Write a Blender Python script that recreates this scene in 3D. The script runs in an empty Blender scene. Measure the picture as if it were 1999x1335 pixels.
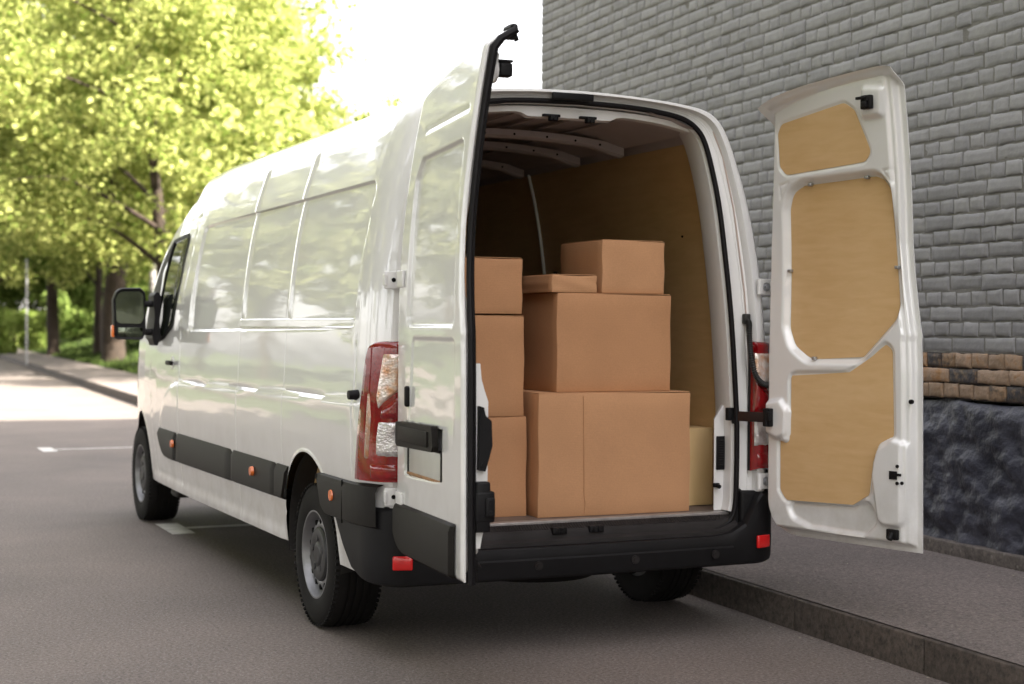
import bpy, bmesh, math, random
import numpy as np
from mathutils import Vector, Matrix, noise
random.seed(7); RNG = np.random.default_rng(7)
SC = bpy.context.scene
COL = SC.collection
PI = math.pi

# ------------------------------------------------------------------ helpers
def link(o): COL.objects.link(o); return o

def mesh_from(name, V, F, mat, parent=None, smooth=True, sharp=40, loc=None, mats=None, fmat=None):
    me = bpy.data.meshes.new(name)
    me.from_pydata([tuple(map(float, v)) for v in V], [], [tuple(int(i) for i in f) for f in F])
    for m in (mats or [mat]): me.materials.append(m)
    if fmat is not None: me.polygons.foreach_set('material_index', np.array(fmat, dtype=np.int32))
    if smooth:
        me.polygons.foreach_set('use_smooth', [True]*len(me.polygons))
        if sharp: me.set_sharp_from_angle(angle=math.radians(sharp))
    me.update()
    o = link(bpy.data.objects.new(name, me))
    if loc is not None: o.location = loc
    if parent: o.parent = parent
    return o

class MB:
    """collects shapes into one mesh"""
    def __init__(s): s.V = []; s.F = []; s.M = []
    def add(s, V, F, mi=0):
        b = len(s.V); s.V.extend([tuple(v) for v in V]); s.F.extend([tuple(i+b for i in f) for f in F]); s.M.extend([mi]*len(F)); return s
    def box(s, c, d, rot=None, bev=0.0, mi=0):
        hx, hy, hz = d[0]/2, d[1]/2, d[2]/2
        R = rot or Matrix.Identity(3); c = Vector(c)
        if bev <= 0:
            P = [Vector((x*hx, y*hy, z*hz)) for x in (-1,1) for y in (-1,1) for z in (-1,1)]
            F = [(0,1,3,2),(4,6,7,5),(0,4,5,1),(2,3,7,6),(0,2,6,4),(1,5,7,3)]
            s.add([c+R@p for p in P], F, mi)
        else:
            bm = bmesh.new(); bmesh.ops.create_cube(bm, size=1)
            for v in bm.verts: v.co = Vector((v.co.x*d[0], v.co.y*d[1], v.co.z*d[2]))
            bmesh.ops.bevel(bm, geom=bm.edges[:], offset=bev, segments=3, profile=.5, affect='EDGES')
            bm.verts.index_update()
            s.add([c+R@v.co for v in bm.verts], [[v.index for v in f.verts] for f in bm.faces], mi); bm.free()
        return s
    def cyl(s, p0, p1, r0, r1=None, n=20, caps=True, mi=0):
        p0 = Vector(p0); p1 = Vector(p1); r1 = r0 if r1 is None else r1
        a = (p1-p0).normalized(); u = a.orthogonal().normalized(); w = a.cross(u)
        V = []
        for p, r in ((p0, r0), (p1, r1)):
            for k in range(n):
                t = 2*PI*k/n; V.append(p + u*math.cos(t)*r + w*math.sin(t)*r)
        F = [(k, (k+1) % n, n+(k+1) % n, n+k) for k in range(n)]
        if caps: F += [tuple(range(n))[::-1], tuple(range(n, 2*n))]
        return s.add(V, F, mi)
    def tube(s, pts, rad, n=10, mi=0, caps=True):
        pts = [Vector(p) for p in pts]; m = len(pts)
        rads = [rad]*m if not hasattr(rad, '__len__') else rad
        V = []; u = None
        for i, p in enumerate(pts):
            a = (pts[min(i+1, m-1)]-pts[max(i-1, 0)]).normalized()
            if u is None: u = a.orthogonal().normalized()
            else: u = (u - a*u.dot(a)).normalized()
            w = a.cross(u)
            for k in range(n):
                t = 2*PI*k/n; V.append(p + (u*math.cos(t)+w*math.sin(t))*rads[i])
        F = [(i*n+k, i*n+(k+1) % n, (i+1)*n+(k+1) % n, (i+1)*n+k) for i in range(m-1) for k in range(n)]
        if caps: F += [tuple(range(n))[::-1], tuple(range((m-1)*n, m*n))]
        return s.add(V, F, mi)
    def revolve(s, prof, axis='x', c=(0,0,0), n=64, mi=0, flip=1):
        """prof: list of (a, r): a along axis"""
        V = []
        for a, r in prof:
            for k in range(n):
                t = 2*PI*k/n
                if axis == 'x': V.append((c[0]+a*flip, c[1]+r*math.cos(t), c[2]+r*math.sin(t)))
                elif axis == 'z': V.append((c[0]+r*math.cos(t), c[1]+r*math.sin(t), c[2]+a))
                else: V.append((c[0]+r*math.cos(t), c[1]+a, c[2]+r*math.sin(t)))
        m = len(prof)
        F = [(i*n+k, i*n+(k+1) % n, (i+1)*n+(k+1) % n, (i+1)*n+k) for i in range(m-1) for k in range(n)]
        return s.add(V, F, mi)
    def grid(s, P, close_u=False, mi=0):
        """P: array (rows, cols, 3)"""
        P = np.asarray(P); r, c, _ = P.shape
        F = []
        for i in range(r-1):
            for j in range(c-1 if not close_u else c):
                j2 = (j+1) % c
                F.append((i*c+j, i*c+j2, (i+1)*c+j2, (i+1)*c+j))
        return s.add(P.reshape(-1, 3), F, mi)
    def prism(s, poly, f0, f1, mi=0):
        """poly 2D list; f0,f1 map (a,b)->3D for the two ends"""
        n = len(poly)
        V = [f0(*p) for p in poly]+[f1(*p) for p in poly]
        F = [tuple(range(n)), tuple(range(n, 2*n))[::-1]]+[(k, n+k, n+(k+1) % n, (k+1) % n) for k in range(n)]
        return s.add(V, F, mi)
    def make(s, name, mat, parent=None, smooth=True, sharp=35, loc=None, mats=None):
        o = mesh_from(name, s.V, s.F, mat, parent, smooth, sharp, loc, mats, s.M if mats else None)
        bm = bmesh.new(); bm.from_mesh(o.data); bmesh.ops.recalc_face_normals(bm, faces=bm.faces[:]); bm.to_mesh(o.data); bm.free()
        return o

def tag(o, label=None, cat=None, group=None, kind=None):
    if label: o['label'] = label
    if cat: o['category'] = cat
    if group: o['group'] = group
    if kind: o['kind'] = kind
    return o
def thing(name, label, cat, loc=(0,0,0), rz=0, group=None):
    o = link(bpy.data.objects.new(name, None)); o.location = loc; o.rotation_euler = (0,0,rz); o.empty_display_size = .2
    return tag(o, label, cat, group)

def sstep(x, a, b):
    t = np.clip((x-a)/(b-a), 0, 1); return t*t*(3-2*t)
def sd_poly(U, V, poly):
    poly = np.array(poly, float); n = len(poly)
    d = np.full(U.shape, 1e9); s = np.ones(U.shape)
    j = n-1
    for i in range(n):
        ex, ey = poly[j]-poly[i]; wx = U-poly[i,0]; wy = V-poly[i,1]
        t = np.clip((wx*ex+wy*ey)/(ex*ex+ey*ey), 0, 1)
        bx = wx-ex*t; by = wy-ey*t
        d = np.minimum(d, bx*bx+by*by)
        c1 = V >= poly[i,1]; c2 = V < poly[j,1]; c3 = ex*wy > ey*wx
        flip = (c1 & c2 & c3) | (~c1 & ~c2 & ~c3)
        s = np.where(flip, -s, s); j = i
    return s*np.sqrt(d)
def sd_line(U, V, pts):
    d = np.full(U.shape, 1e9)
    for (ax, ay), (bx, by) in zip(pts[:-1], pts[1:]):
        ex, ey = bx-ax, by-ay; t = np.clip(((U-ax)*ex+(V-ay)*ey)/(ex*ex+ey*ey), 0, 1)
        d = np.minimum(d, np.hypot(U-ax-ex*t, V-ay-ey*t))
    return d
def round_poly(pts, r, n=6):
    out = []; m = len(pts)
    rr = r if hasattr(r, '__len__') else [r]*m
    for i in range(m):
        p0 = Vector(pts[i-1]); p = Vector(pts[i]); p1 = Vector(pts[(i+1) % m])
        a = (p0-p); b = (p1-p); la, lb = a.length, b.length; a /= la; b /= lb
        ang = a.angle(b)
        if ang > PI-.05: out.append(tuple(p)); continue
        t = min(rr[i]/math.tan(ang/2), la*.48, lb*.48); rad = t*math.tan(ang/2)
        c = p + (a+b).normalized()*(rad/math.sin(ang/2))
        s = p+a*t-c; e = p+b*t-c
        for k in range(n+1):
            q = (s*(1-k/n)+e*(k/n)); q = q.normalized()*rad if q.length > 1e-9 else q
            out.append(tuple(c+q))
    return out
def smooth_curve(pts, per=8):
    pts = [np.array(p, float) for p in pts]; out = []
    P = [2*pts[0]-pts[1]]+pts+[2*pts[-1]-pts[-2]]
    for i in range(1, len(P)-2):
        for k in range(per):
            t = k/per; p0, p1, p2, p3 = P[i-1:i+3]
            out.append(.5*((2*p1)+(-p0+p2)*t+(2*p0-5*p1+4*p2-p3)*t*t+(-p0+3*p1-3*p2+p3)*t**3))
    out.append(pts[-1]); return np.array(out)

# ------------------------------------------------------------------ materials
MATS = {}
def pmat(name, col, rough=.5, metal=0, coat=0, coat_rough=.03, bump=0, bscale=50, bdetail=4, var=0, vscale=5, spec=.5, trans=0, ior=1.45, var_col=None, dist=.01, coat_ior=1.5):
    m = bpy.data.materials.new(name); m.use_nodes = True; nt = m.node_tree; N = nt.nodes; L = nt.links
    b = N['Principled BSDF']
    b.inputs['Base Color'].default_value = (*col, 1); b.inputs['Roughness'].default_value = rough
    b.inputs['Metallic'].default_value = metal; b.inputs['Coat Weight'].default_value = coat
    b.inputs['Coat Roughness'].default_value = coat_rough; b.inputs['Coat IOR'].default_value = coat_ior
    b.inputs['Specular IOR Level'].default_value = spec
    b.inputs['Transmission Weight'].default_value = trans; b.inputs['IOR'].default_value = ior
    tc = N.new('ShaderNodeTexCoord')
    if var or var_col:
        n = N.new('ShaderNodeTexNoise'); n.inputs['Scale'].default_value = vscale; n.inputs['Detail'].default_value = 5
        L.new(tc.outputs['Object'], n.inputs['Vector'])
        r = N.new('ShaderNodeMapRange'); r.inputs[1].default_value = .3; r.inputs[2].default_value = .7
        L.new(n.outputs['Fac'], r.inputs[0])
        mx = N.new('ShaderNodeMix'); mx.data_type = 'RGBA'
        c2 = var_col or tuple(c*(1-var) for c in col)
        mx.inputs[6].default_value = (*col, 1); mx.inputs[7].default_value = (*c2, 1)
        L.new(r.outputs[0], mx.inputs[0]); L.new(mx.outputs[2], b.inputs['Base Color'])
    if bump:
        n = N.new('ShaderNodeTexNoise'); n.inputs['Scale'].default_value = bscale; n.inputs['Detail'].default_value = bdetail
        L.new(tc.outputs['Object'], n.inputs['Vector'])
        bp = N.new('ShaderNodeBump'); bp.inputs['Strength'].default_value = bump; bp.inputs['Distance'].default_value = dist
        L.new(n.outputs['Fac'], bp.inputs['Height']); L.new(bp.outputs['Normal'], b.inputs['Normal'])
        if coat: L.new(bp.outputs['Normal'], b.inputs['Coat Normal'])
    MATS[name] = m; return m
paint = pmat('white_paint', (.77,.765,.765), .3, coat=1, coat_rough=.045, bump=.20, bscale=3.2, bdetail=1.5, dist=.010, coat_ior=1.75)
paint_in = pmat('white_paint_inner', (.76,.75,.745), .35, coat=.4, coat_rough=.15, var=.05, vscale=3)
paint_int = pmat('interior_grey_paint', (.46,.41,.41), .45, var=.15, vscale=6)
black = pmat('black_plastic', (.0095,.009,.010), .5, spec=.22, bump=.15, bscale=500, dist=.001, var=.3, vscale=9)
trim = pmat('grey_black_trim', (.013,.011,.0095), .5, spec=.15, bump=.25, bscale=600, dist=.001, var=.2, vscale=7)
rubber = pmat('rubber_seal', (.007,.006,.007), .5, spec=.22)
tyre_m = pmat('tyre_rubber', (.011,.010,.0095), .75, spec=.2, bump=.3, bscale=120, dist=.002, var=.3, vscale=12)
steel = pmat('painted_steel_rim', (.27,.27,.28), .35, metal=.6, var=.25, vscale=14)
hub = pmat('hub_plastic', (.024,.024,.026), .45, var=.3, vscale=20)
bolt_m = pmat('zinc_bolt', (.45,.46,.48), .35, metal=.8)
dark = pmat('underbody_dark', (.007,.007,.007), .9, spec=.1)
liner_m = pmat('wheel_well_liner', (.022,.019,.018), .8, var=.4, vscale=15)
amber = pmat('amber_lens', (.75,.17,.03), .25, coat=.6)
redlens = pmat('red_lens', (.25,.002,.005), .08, coat=1, bump=.12, bscale=30, dist=.003, var=.35, vscale=30)
redref = pmat('red_reflector', (.65,.012,.012), .25, coat=.6)
glass_dark = pmat('dark_window_glass', (.010,.013,.010), .03, spec=.35)
mirror_m = pmat('mirror_glass', (.07,.08,.06), .015, metal=1)
plate_m = pmat('blank_plate', (.66,.66,.63), .35, metal=.2, var=.1, vscale=9)
rust_m = pmat('dirty_plate_edge', (.45,.24,.11), .6, var=.5, vscale=30)
grey_metal = pmat('sill_aluminium', (.42,.39,.38), .4, metal=.5, var=.3, vscale=25)
floor_m = pmat('cargo_floor_board', (.16,.12,.10), .6, var=.3, vscale=12)
dusty = pmat('dusty_black_plastic', (.026,.023,.023), .55, spec=.22, bump=.2, bscale=300, dist=.001, var=.45, vscale=8)
cable_m = pmat('corrugated_hose', (.02,.02,.02), .5)

def lens_clear(nm='clear_patterned_lens', c0=(.42,.38,.38,1), c1=(.8,.78,.78,1)):
    m = pmat(nm, (.62,.60,.60), .12, metal=.35, coat=1)
    nt = m.node_tree; N = nt.nodes; L = nt.links; b = N['Principled BSDF']; tc = N.new('ShaderNodeTexCoord')
    v = N.new('ShaderNodeTexVoronoi'); v.inputs['Scale'].default_value = 95; L.new(tc.outputs['Object'], v.inputs['Vector'])
    bp = N.new('ShaderNodeBump'); bp.inputs['Strength'].default_value = .45; bp.inputs['Distance'].default_value = .003
    L.new(v.outputs['Distance'], bp.inputs['Height']); L.new(bp.outputs['Normal'], b.inputs['Normal'])
    cr = N.new('ShaderNodeValToRGB'); cr.color_ramp.elements[0].color = c0; cr.color_ramp.elements[1].color = c1
    n = N.new('ShaderNodeTexNoise'); n.inputs['Scale'].default_value = 22; L.new(tc.outputs['Object'], n.inputs['Vector'])
    cr.color_ramp.elements[0].position = .35; cr.color_ramp.elements[1].position = .65
    L.new(n.outputs['Fac'], cr.inputs[0]); L.new(cr.outputs[0], b.inputs['Base Color'])
    return m
clearlens = lens_clear()
indlens = lens_clear('amber_backed_lens', (.50,.22,.08,1), (.72,.64,.60,1))
amberlens = pmat('amber_tinted_lens', (.45,.20,.10), .15, metal=.3, coat=1, bump=.6, bscale=60, dist=.004, var_col=(.42,.36,.34), vscale=30)

def wood_mat(name, c1, c2, sx, sz, rough=.45, axis='Z'):
    m = bpy.data.materials.new(name); m.use_nodes = True; nt = m.node_tree; N = nt.nodes; L = nt.links; b = N['Principled BSDF']
    tc = N.new('ShaderNodeTexCoord'); mp = N.new('ShaderNodeMapping'); mp.inputs['Scale'].default_value = (sx, sx, sz)
    L.new(tc.outputs['Object'], mp.inputs['Vector'])
    n = N.new('ShaderNodeTexNoise'); n.inputs['Scale'].default_value = 6; n.inputs['Detail'].default_value = 8; n.inputs['Roughness'].default_value = .6
    n.inputs['Distortion'].default_value = .4; L.new(mp.outputs[0], n.inputs['Vector'])
    n2 = N.new('ShaderNodeTexNoise'); n2.inputs['Scale'].default_value = 2.2; n2.inputs['Detail'].default_value = 4; L.new(tc.outputs['Object'], n2.inputs['Vector'])
    a = N.new('ShaderNodeMath'); a.operation = 'ADD'; a.inputs[1].default_value = 0; 
    mu = N.new('ShaderNodeMath'); mu.operation = 'MULTIPLY'; mu.inputs[1].default_value = .5; L.new(n.outputs['Fac'], mu.inputs[0])
    mu2 = N.new('ShaderNodeMath'); mu2.operation = 'MULTIPLY'; mu2.inputs[1].default_value = .5; L.new(n2.outputs['Fac'], mu2.inputs[0])
    L.new(mu.outputs[0], a.inputs[0]); L.new(mu2.outputs[0], a.inputs[1])
    cr = N.new('ShaderNodeValToRGB'); cr.color_ramp.elements[0].position = .35; cr.color_ramp.elements[1].position = .65
    cr.color_ramp.elements[0].color = (*c1, 1); cr.color_ramp.elements[1].color = (*c2, 1)
    L.new(a.outputs[0], cr.inputs[0]); L.new(cr.outputs[0], b.inputs['Base Color']); b.inputs['Roughness'].default_value = rough
    bp = N.new('ShaderNodeBump'); bp.inputs['Strength'].default_value = .1; bp.inputs['Distance'].default_value = .002
    L.new(n.outputs['Fac'], bp.inputs['Height']); L.new(bp.outputs['Normal'], b.inputs['Normal'])
    return m
ply = wood_mat('birch_plywood', (.60,.38,.175), (.70,.475,.25), .9, 5)
ply_in = wood_mat('interior_plywood', (.56,.36,.165), (.68,.46,.22), .8, 5, .3)
ply_pale = wood_mat('pale_plywood', (.62,.43,.20), (.70,.50,.26), 3, .8)

def card_mat(name, c):
    m = bpy.data.materials.new(name); m.use_nodes = True; nt = m.node_tree; N = nt.nodes; L = nt.links; b = N['Principled BSDF']
    tc = N.new('ShaderNodeTexCoord'); b.inputs['Roughness'].default_value = .8; b.inputs['Specular IOR Level'].default_value = .25
    w = N.new('ShaderNodeTexWave'); w.wave_type = 'BANDS'; w.bands_direction = 'Z'; w.inputs['Scale'].default_value = 40; w.inputs['Distortion'].default_value = .6
    w.inputs['Detail'].default_value = 1; L.new(tc.outputs['Object'], w.inputs['Vector'])
    n = N.new('ShaderNodeTexNoise'); n.inputs['Scale'].default_value = 4; n.inputs['Detail'].default_value = 6; L.new(tc.outputs['Object'], n.inputs['Vector'])
    n3 = N.new('ShaderNodeTexNoise'); n3.inputs['Scale'].default_value = 160; n3.inputs['Detail'].default_value = 3; L.new(tc.outputs['Object'], n3.inputs['Vector'])
    cr = N.new('ShaderNodeValToRGB'); cr.color_ramp.elements[0].position = .3; cr.color_ramp.elements[1].position = .7
    cr.color_ramp.elements[0].color = (*[x*.89 for x in c], 1); cr.color_ramp.elements[1].color = (*c, 1)
    L.new(n.outputs['Fac'], cr.inputs[0])
    mx = N.new('ShaderNodeMix'); mx.data_type = 'RGBA'; mx.blend_type = 'MULTIPLY'; mx.inputs[0].default_value = .22
    L.new(cr.outputs[0], mx.inputs[6]); L.new(n3.outputs['Fac'], mx.inputs[7]); L.new(mx.outputs[2], b.inputs['Base Color'])
    bp = N.new('ShaderNodeBump'); bp.inputs['Strength'].default_value = .12; bp.inputs['Distance'].default_value = .001
    L.new(w.outputs['Fac'], bp.inputs['Height']); L.new(bp.outputs['Normal'], b.inputs['Normal'])
    return m
card = card_mat('cardboard', (.56,.295,.150))
card_b = card_mat('cardboard_lighter', (.60,.325,.170))

def asphalt_mat(name, c, light=(.3,.29,.28), scale=1.0, spots=True):
    m = bpy.data.materials.new(name); m.use_nodes = True; nt = m.node_tree; N = nt.nodes; L = nt.links; b = N['Principled BSDF']
    tc = N.new('ShaderNodeTexCoord'); b.inputs['Roughness'].default_value = .8
    n = N.new('ShaderNodeTexNoise'); n.inputs['Scale'].default_value = 62*scale; n.inputs['Detail'].default_value = 6; n.inputs['Roughness'].default_value = .75; L.new(tc.outputs['Object'], n.inputs['Vector'])
    n2 = N.new('ShaderNodeTexNoise'); n2.inputs['Scale'].default_value = .8; n2.inputs['Detail'].default_value = 6; L.new(tc.outputs['Object'], n2.inputs['Vector'])
    cr = N.new('ShaderNodeValToRGB'); e = cr.color_ramp.elements; e[0].position = .3; e[1].position = .72
    e[0].color = (*[x*.30 for x in c], 1); e[1].color = (*[x*2.0 for x in c], 1); L.new(n.outputs['Fac'], cr.inputs[0])
    cr2 = N.new('ShaderNodeValToRGB'); e = cr2.color_ramp.elements; e[0].position = .3; e[1].position = .7
    e[0].color = (.78,.78,.78,1); e[1].color = (1.12,1.1,1.08,1); L.new(n2.outputs['Fac'], cr2.inputs[0])
    mx = N.new('ShaderNodeMix'); mx.data_type = 'RGBA'; mx.blend_type = 'MULTIPLY'; mx.inputs[0].default_value = 1
    L.new(cr.outputs[0], mx.inputs[6]); L.new(cr2.outputs[0], mx.inputs[7])
    v = N.new('ShaderNodeTexVoronoi'); v.inputs['Scale'].default_value = 60*scale; v.inputs['Randomness'].default_value = 1; L.new(tc.outputs['Object'], v.inputs['Vector'])
    cr3 = N.new('ShaderNodeValToRGB'); e = cr3.color_ramp.elements; e[0].position = .12; e[1].position = .26; e[0].color = (.75,.75,.75,1); e[1].color = (0,0,0,1)
    L.new(v.outputs['Distance'], cr3.inputs[0])
    mx2 = N.new('ShaderNodeMix'); mx2.data_type = 'RGBA'; mx2.inputs[7].default_value = (*light, 1)
    L.new(cr3.outputs[0], mx2.inputs[0]); L.new(mx.outputs[2], mx2.inputs[6]); L.new(mx2.outputs[2], b.inputs['Base Color'])
    bp = N.new('ShaderNodeBump'); bp.inputs['Strength'].default_value = .6; bp.inputs['Distance'].default_value = .006
    L.new(n.outputs['Fac'], bp.inputs['Height']); L.new(bp.outputs['Normal'], b.inputs['Normal'])
    return m
asphalt = asphalt_mat('road_asphalt', (.140,.117,.106))
pave_m = asphalt_mat('pavement_asphalt', (.150,.126,.117))
concrete = asphalt_mat('kerb_concrete', (.060,.048,.040), (.08,.07,.06), .5)
ledge_m = asphalt_mat('ledge_concrete', (.10,.085,.075), (.2,.18,.16), .4)
markm = pmat('road_marking_paint', (.75,.73,.70), .7, var_col=(.5,.48,.46), vscale=9, bump=.3, bscale=90, dist=.004)

def brick_mat(name, cols, bump=.5, fine=40, rw=.55):
    m = bpy.data.materials.new(name); m.use_nodes = True; nt = m.node_tree; N = nt.nodes; L = nt.links; b = N['Principled BSDF']
    tc = N.new('ShaderNodeTexCoord'); g = N.new('ShaderNodeNewGeometry')
    cr = N.new('ShaderNodeValToRGB'); cr.color_ramp.interpolation = 'LINEAR'
    while len(cr.color_ramp.elements) < len(cols): cr.color_ramp.elements.new(.5)
    for i, c in enumerate(cols): cr.color_ramp.elements[i].position = i/(len(cols)-1); cr.color_ramp.elements[i].color = (*c, 1)
    n = N.new('ShaderNodeTexNoise'); n.inputs['Scale'].default_value = fine*.4; n.inputs['Detail'].default_value = 8; n.inputs['Roughness'].default_value = .65; L.new(tc.outputs['Object'], n.inputs['Vector'])
    a = N.new('ShaderNodeMath'); a.operation = 'MULTIPLY_ADD'; a.inputs[1].default_value = rw; L.new(g.outputs['Random Per Island'], a.inputs[0])
    s = N.new('ShaderNodeMath'); s.operation = 'MULTIPLY_ADD'; s.inputs[1].default_value = 1.3; s.inputs[2].default_value = -.42-(rw-.55)*.5; L.new(n.outputs['Fac'], s.inputs[0]); L.new(s.outputs[0], a.inputs[2])
    L.new(a.outputs[0], cr.inputs[0]); L.new(cr.outputs[0], b.inputs['Base Color']); b.inputs['Roughness'].default_value = .6
    n2 = N.new('ShaderNodeTexNoise'); n2.inputs['Scale'].default_value = fine; n2.inputs['Detail'].default_value = 6; L.new(tc.outputs['Object'], n2.inputs['Vector'])
    bp = N.new('ShaderNodeBump'); bp.inputs['Strength'].default_value = bump; bp.inputs['Distance'].default_value = .006
    L.new(n2.outputs['Fac'], bp.inputs['Height']); L.new(bp.outputs['Normal'], b.inputs['Normal'])
    return m, cr, a
brick_grey, _, _ = brick_mat('painted_brick', [(.23,.226,.24),(.285,.28,.29),(.34,.333,.338)])
brick_brown, _, _ = brick_mat('bare_brick', [(.035,.035,.045),(.10,.075,.06),(.30,.19,.11),(.30,.21,.145),(.38,.26,.18),(.36,.19,.08)], .9, 60, .95)
mortar_grey = pmat('painted_mortar', (.23,.22,.205), .85, bump=.5, bscale=60, var=.3, vscale=8)
mortar_dark = pmat('dark_mortar', (.05,.045,.045), .85, bump=.5, bscale=60)
plinth_m = pmat('dark_painted_stone', (.034,.036,.052), .45, bump=.8, bscale=22, bdetail=9, dist=.02, var_col=(.075,.077,.10), vscale=5)
wall_flat = pmat('grey_render', (.30,.29,.285), .8, bump=.4, bscale=20, var=.2, vscale=1)
roof_m = pmat('roof_felt', (.06,.06,.06), .9)

def leaf_mat(name, c1, c2, tr=.45):
    m = bpy.data.materials.new(name); m.use_nodes = True; nt = m.node_tree; N = nt.nodes; L = nt.links
    for n in list(N): N.remove(n)
    out = N.new('ShaderNodeOutputMaterial'); g = N.new('ShaderNodeNewGeometry')
    cr = N.new('ShaderNodeValToRGB'); cr.color_ramp.elements[0].color = (*c1, 1); cr.color_ramp.elements[1].color = (*c2, 1)
    L.new(g.outputs['Random Per Island'], cr.inputs[0])
    d = N.new('ShaderNodeBsdfDiffuse'); t = N.new('ShaderNodeBsdfTranslucent'); mx = N.new('ShaderNodeMixShader'); mx.inputs[0].default_value = tr
    L.new(cr.outputs[0], d.inputs[0]); L.new(cr.outputs[0], t.inputs[0]); L.new(d.outputs[0], mx.inputs[1]); L.new(t.outputs[0], mx.inputs[2])
    L.new(mx.outputs[0], out.inputs[0]); return m
leaf_a = leaf_mat('maple_leaves', (.13,.18,.035), (.54,.56,.20))
leaf_b = leaf_mat('deep_green_leaves', (.06,.105,.02), (.22,.28,.08))
leaf_c = leaf_mat('pale_shrub_leaves', (.20,.28,.06), (.34,.40,.12))
bark = pmat('bark', (.050,.034,.024), .9, bump=.9, bscale=9, bdetail=8, dist=.06, var=.5, vscale=4)
grass_m = pmat('grass_ground', (.030,.048,.014), .9, var_col=(.060,.080,.025), vscale=1.5, bump=.6, bscale=30, dist=.05)
blade_m = leaf_mat('grass_blades', (.030,.052,.014), (.085,.115,.035), .2)
leaf_d = leaf_mat('far_side_leaves', (.07,.10,.04), (.36,.37,.18))

def streak(m, scl):
    nt = m.node_tree; N = nt.nodes; L = nt.links
    no = [n for n in N if n.type == 'TEX_NOISE'][-1]; tc = [n for n in N if n.type == 'TEX_COORD'][0]
    mp = N.new('ShaderNodeMapping'); mp.inputs['Scale'].default_value = scl; L.new(tc.outputs['Object'], mp.inputs['Vector']); L.new(mp.outputs[0], no.inputs['Vector'])
streak(paint, (.8,.45,2.6))
def grime(m, z0, z1, amt, c=(.40,.36,.31,1)):
    nt = m.node_tree; N = nt.nodes; L = nt.links; b = N['Principled BSDF']; tc = [n for n in N if n.type == 'TEX_COORD'][0]
    sx_ = N.new('ShaderNodeSeparateXYZ'); L.new(tc.outputs['Object'], sx_.inputs[0])
    mr = N.new('ShaderNodeMapRange'); mr.inputs[1].default_value = z1; mr.inputs[2].default_value = z0; mr.inputs[3].default_value = .06; L.new(sx_.outputs[2], mr.inputs[0])
    n = N.new('ShaderNodeTexNoise'); n.inputs['Scale'].default_value = 5; n.inputs['Detail'].default_value = 9; n.inputs['Roughness'].default_value = .7; L.new(tc.outputs['Object'], n.inputs['Vector'])
    r2 = N.new('ShaderNodeMapRange'); r2.inputs[1].default_value = .38; r2.inputs[2].default_value = .75; L.new(n.outputs['Fac'], r2.inputs[0])
    mu = N.new('ShaderNodeMath'); mu.operation = 'MULTIPLY'; L.new(mr.outputs[0], mu.inputs[0]); L.new(r2.outputs[0], mu.inputs[1])
    m2 = N.new('ShaderNodeMath'); m2.operation = 'MULTIPLY'; m2.inputs[1].default_value = amt; L.new(mu.outputs[0], m2.inputs[0])
    mx = N.new('ShaderNodeMix'); mx.data_type = 'RGBA'; mx.inputs[6].default_value = b.inputs['Base Color'].default_value[:]; mx.inputs[7].default_value = c
    L.new(m2.outputs[0], mx.inputs[0]); L.new(mx.outputs[2], b.inputs['Base Color'])
grime(paint, .35, .95, .75)

# ------------------------------------------------------------------ camera
cp = Vector((-3.14591,-6.11431,1.43691)); yaw, pit, rol, FPX = .42381, -.01012, .00568, 3008.63
fw = Vector((math.sin(yaw)*math.cos(pit), math.cos(yaw)*math.cos(pit), math.sin(pit)))
r0 = Vector((math.cos(yaw), -math.sin(yaw), 0)); u0 = r0.cross(fw)
rr = r0*math.cos(rol)+u0*math.sin(rol); uu = -r0*math.sin(rol)+u0*math.cos(rol)
cam = bpy.data.cameras.new('camera'); co = link(bpy.data.objects.new('camera', cam))
M = Matrix((rr, uu, -fw)).transposed().to_4x4(); M.translation = cp; co.matrix_world = M
cam.sensor_width = 36; cam.lens = FPX/1999*36; cam.clip_end = 2000; cam.clip_start = .05
cam.dof.use_dof = True; cam.dof.focus_distance = 6.9; cam.dof.aperture_fstop = 2.4
SC.camera = co

# ------------------------------------------------------------------ light
SUN_EL = math.radians(41)
shx, shy = -8.5, 9.6                        # horizontal direction shadows fall
az = math.atan2(-shx, -shy)                 # azimuth of the sun measured from +Y clockwise (x = sin, y = cos)
sun_dir = Vector((math.sin(az)*math.cos(SUN_EL), math.cos(az)*math.cos(SUN_EL), math.sin(SUN_EL)))
sl = bpy.data.lights.new('sun', 'SUN'); sl.energy = 5.0; sl.angle = math.radians(.55); sl.color = (1,.93,.80)
so = link(bpy.data.objects.new('sun', sl)); so.rotation_euler = sun_dir.to_track_quat('Z', 'Y').to_euler()
w = bpy.data.worlds.new('World'); SC.world = w; w.use_nodes = True
N = w.node_tree.nodes; L = w.node_tree.links; bg = N['Background']
sk = N.new('ShaderNodeTexSky'); sk.sky_type = 'NISHITA'; sk.sun_disc = False; sk.sun_elevation = SUN_EL; sk.sun_rotation = az
sk.air_density = 1.0; sk.dust_density = 3.0; sk.ozone_density = 1.0
hs = N.new('ShaderNodeHueSaturation'); hs.inputs['Saturation'].default_value = .22; hs.inputs['Value'].default_value = 1.0
tint = N.new('ShaderNodeMix'); tint.data_type = 'RGBA'; tint.blend_type = 'MULTIPLY'; tint.inputs[0].default_value = 1; tint.inputs[7].default_value = (1.0,.952,.930,1)
L.new(sk.outputs[0], hs.inputs['Color']); L.new(hs.outputs[0], tint.inputs[6]); L.new(tint.outputs[2], bg.inputs[0]); bg.inputs[1].default_value = .15
SC.view_settings.view_transform = 'Standard'; SC.view_settings.look = 'None'; SC.view_settings.exposure = 2.46; SC.view_settings.gamma = 1
SC.cycles.max_bounces = 8; SC.cycles.transparent_max_bounces = 8
try: SC.cycles.use_denoising = True
except Exception: pass

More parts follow.
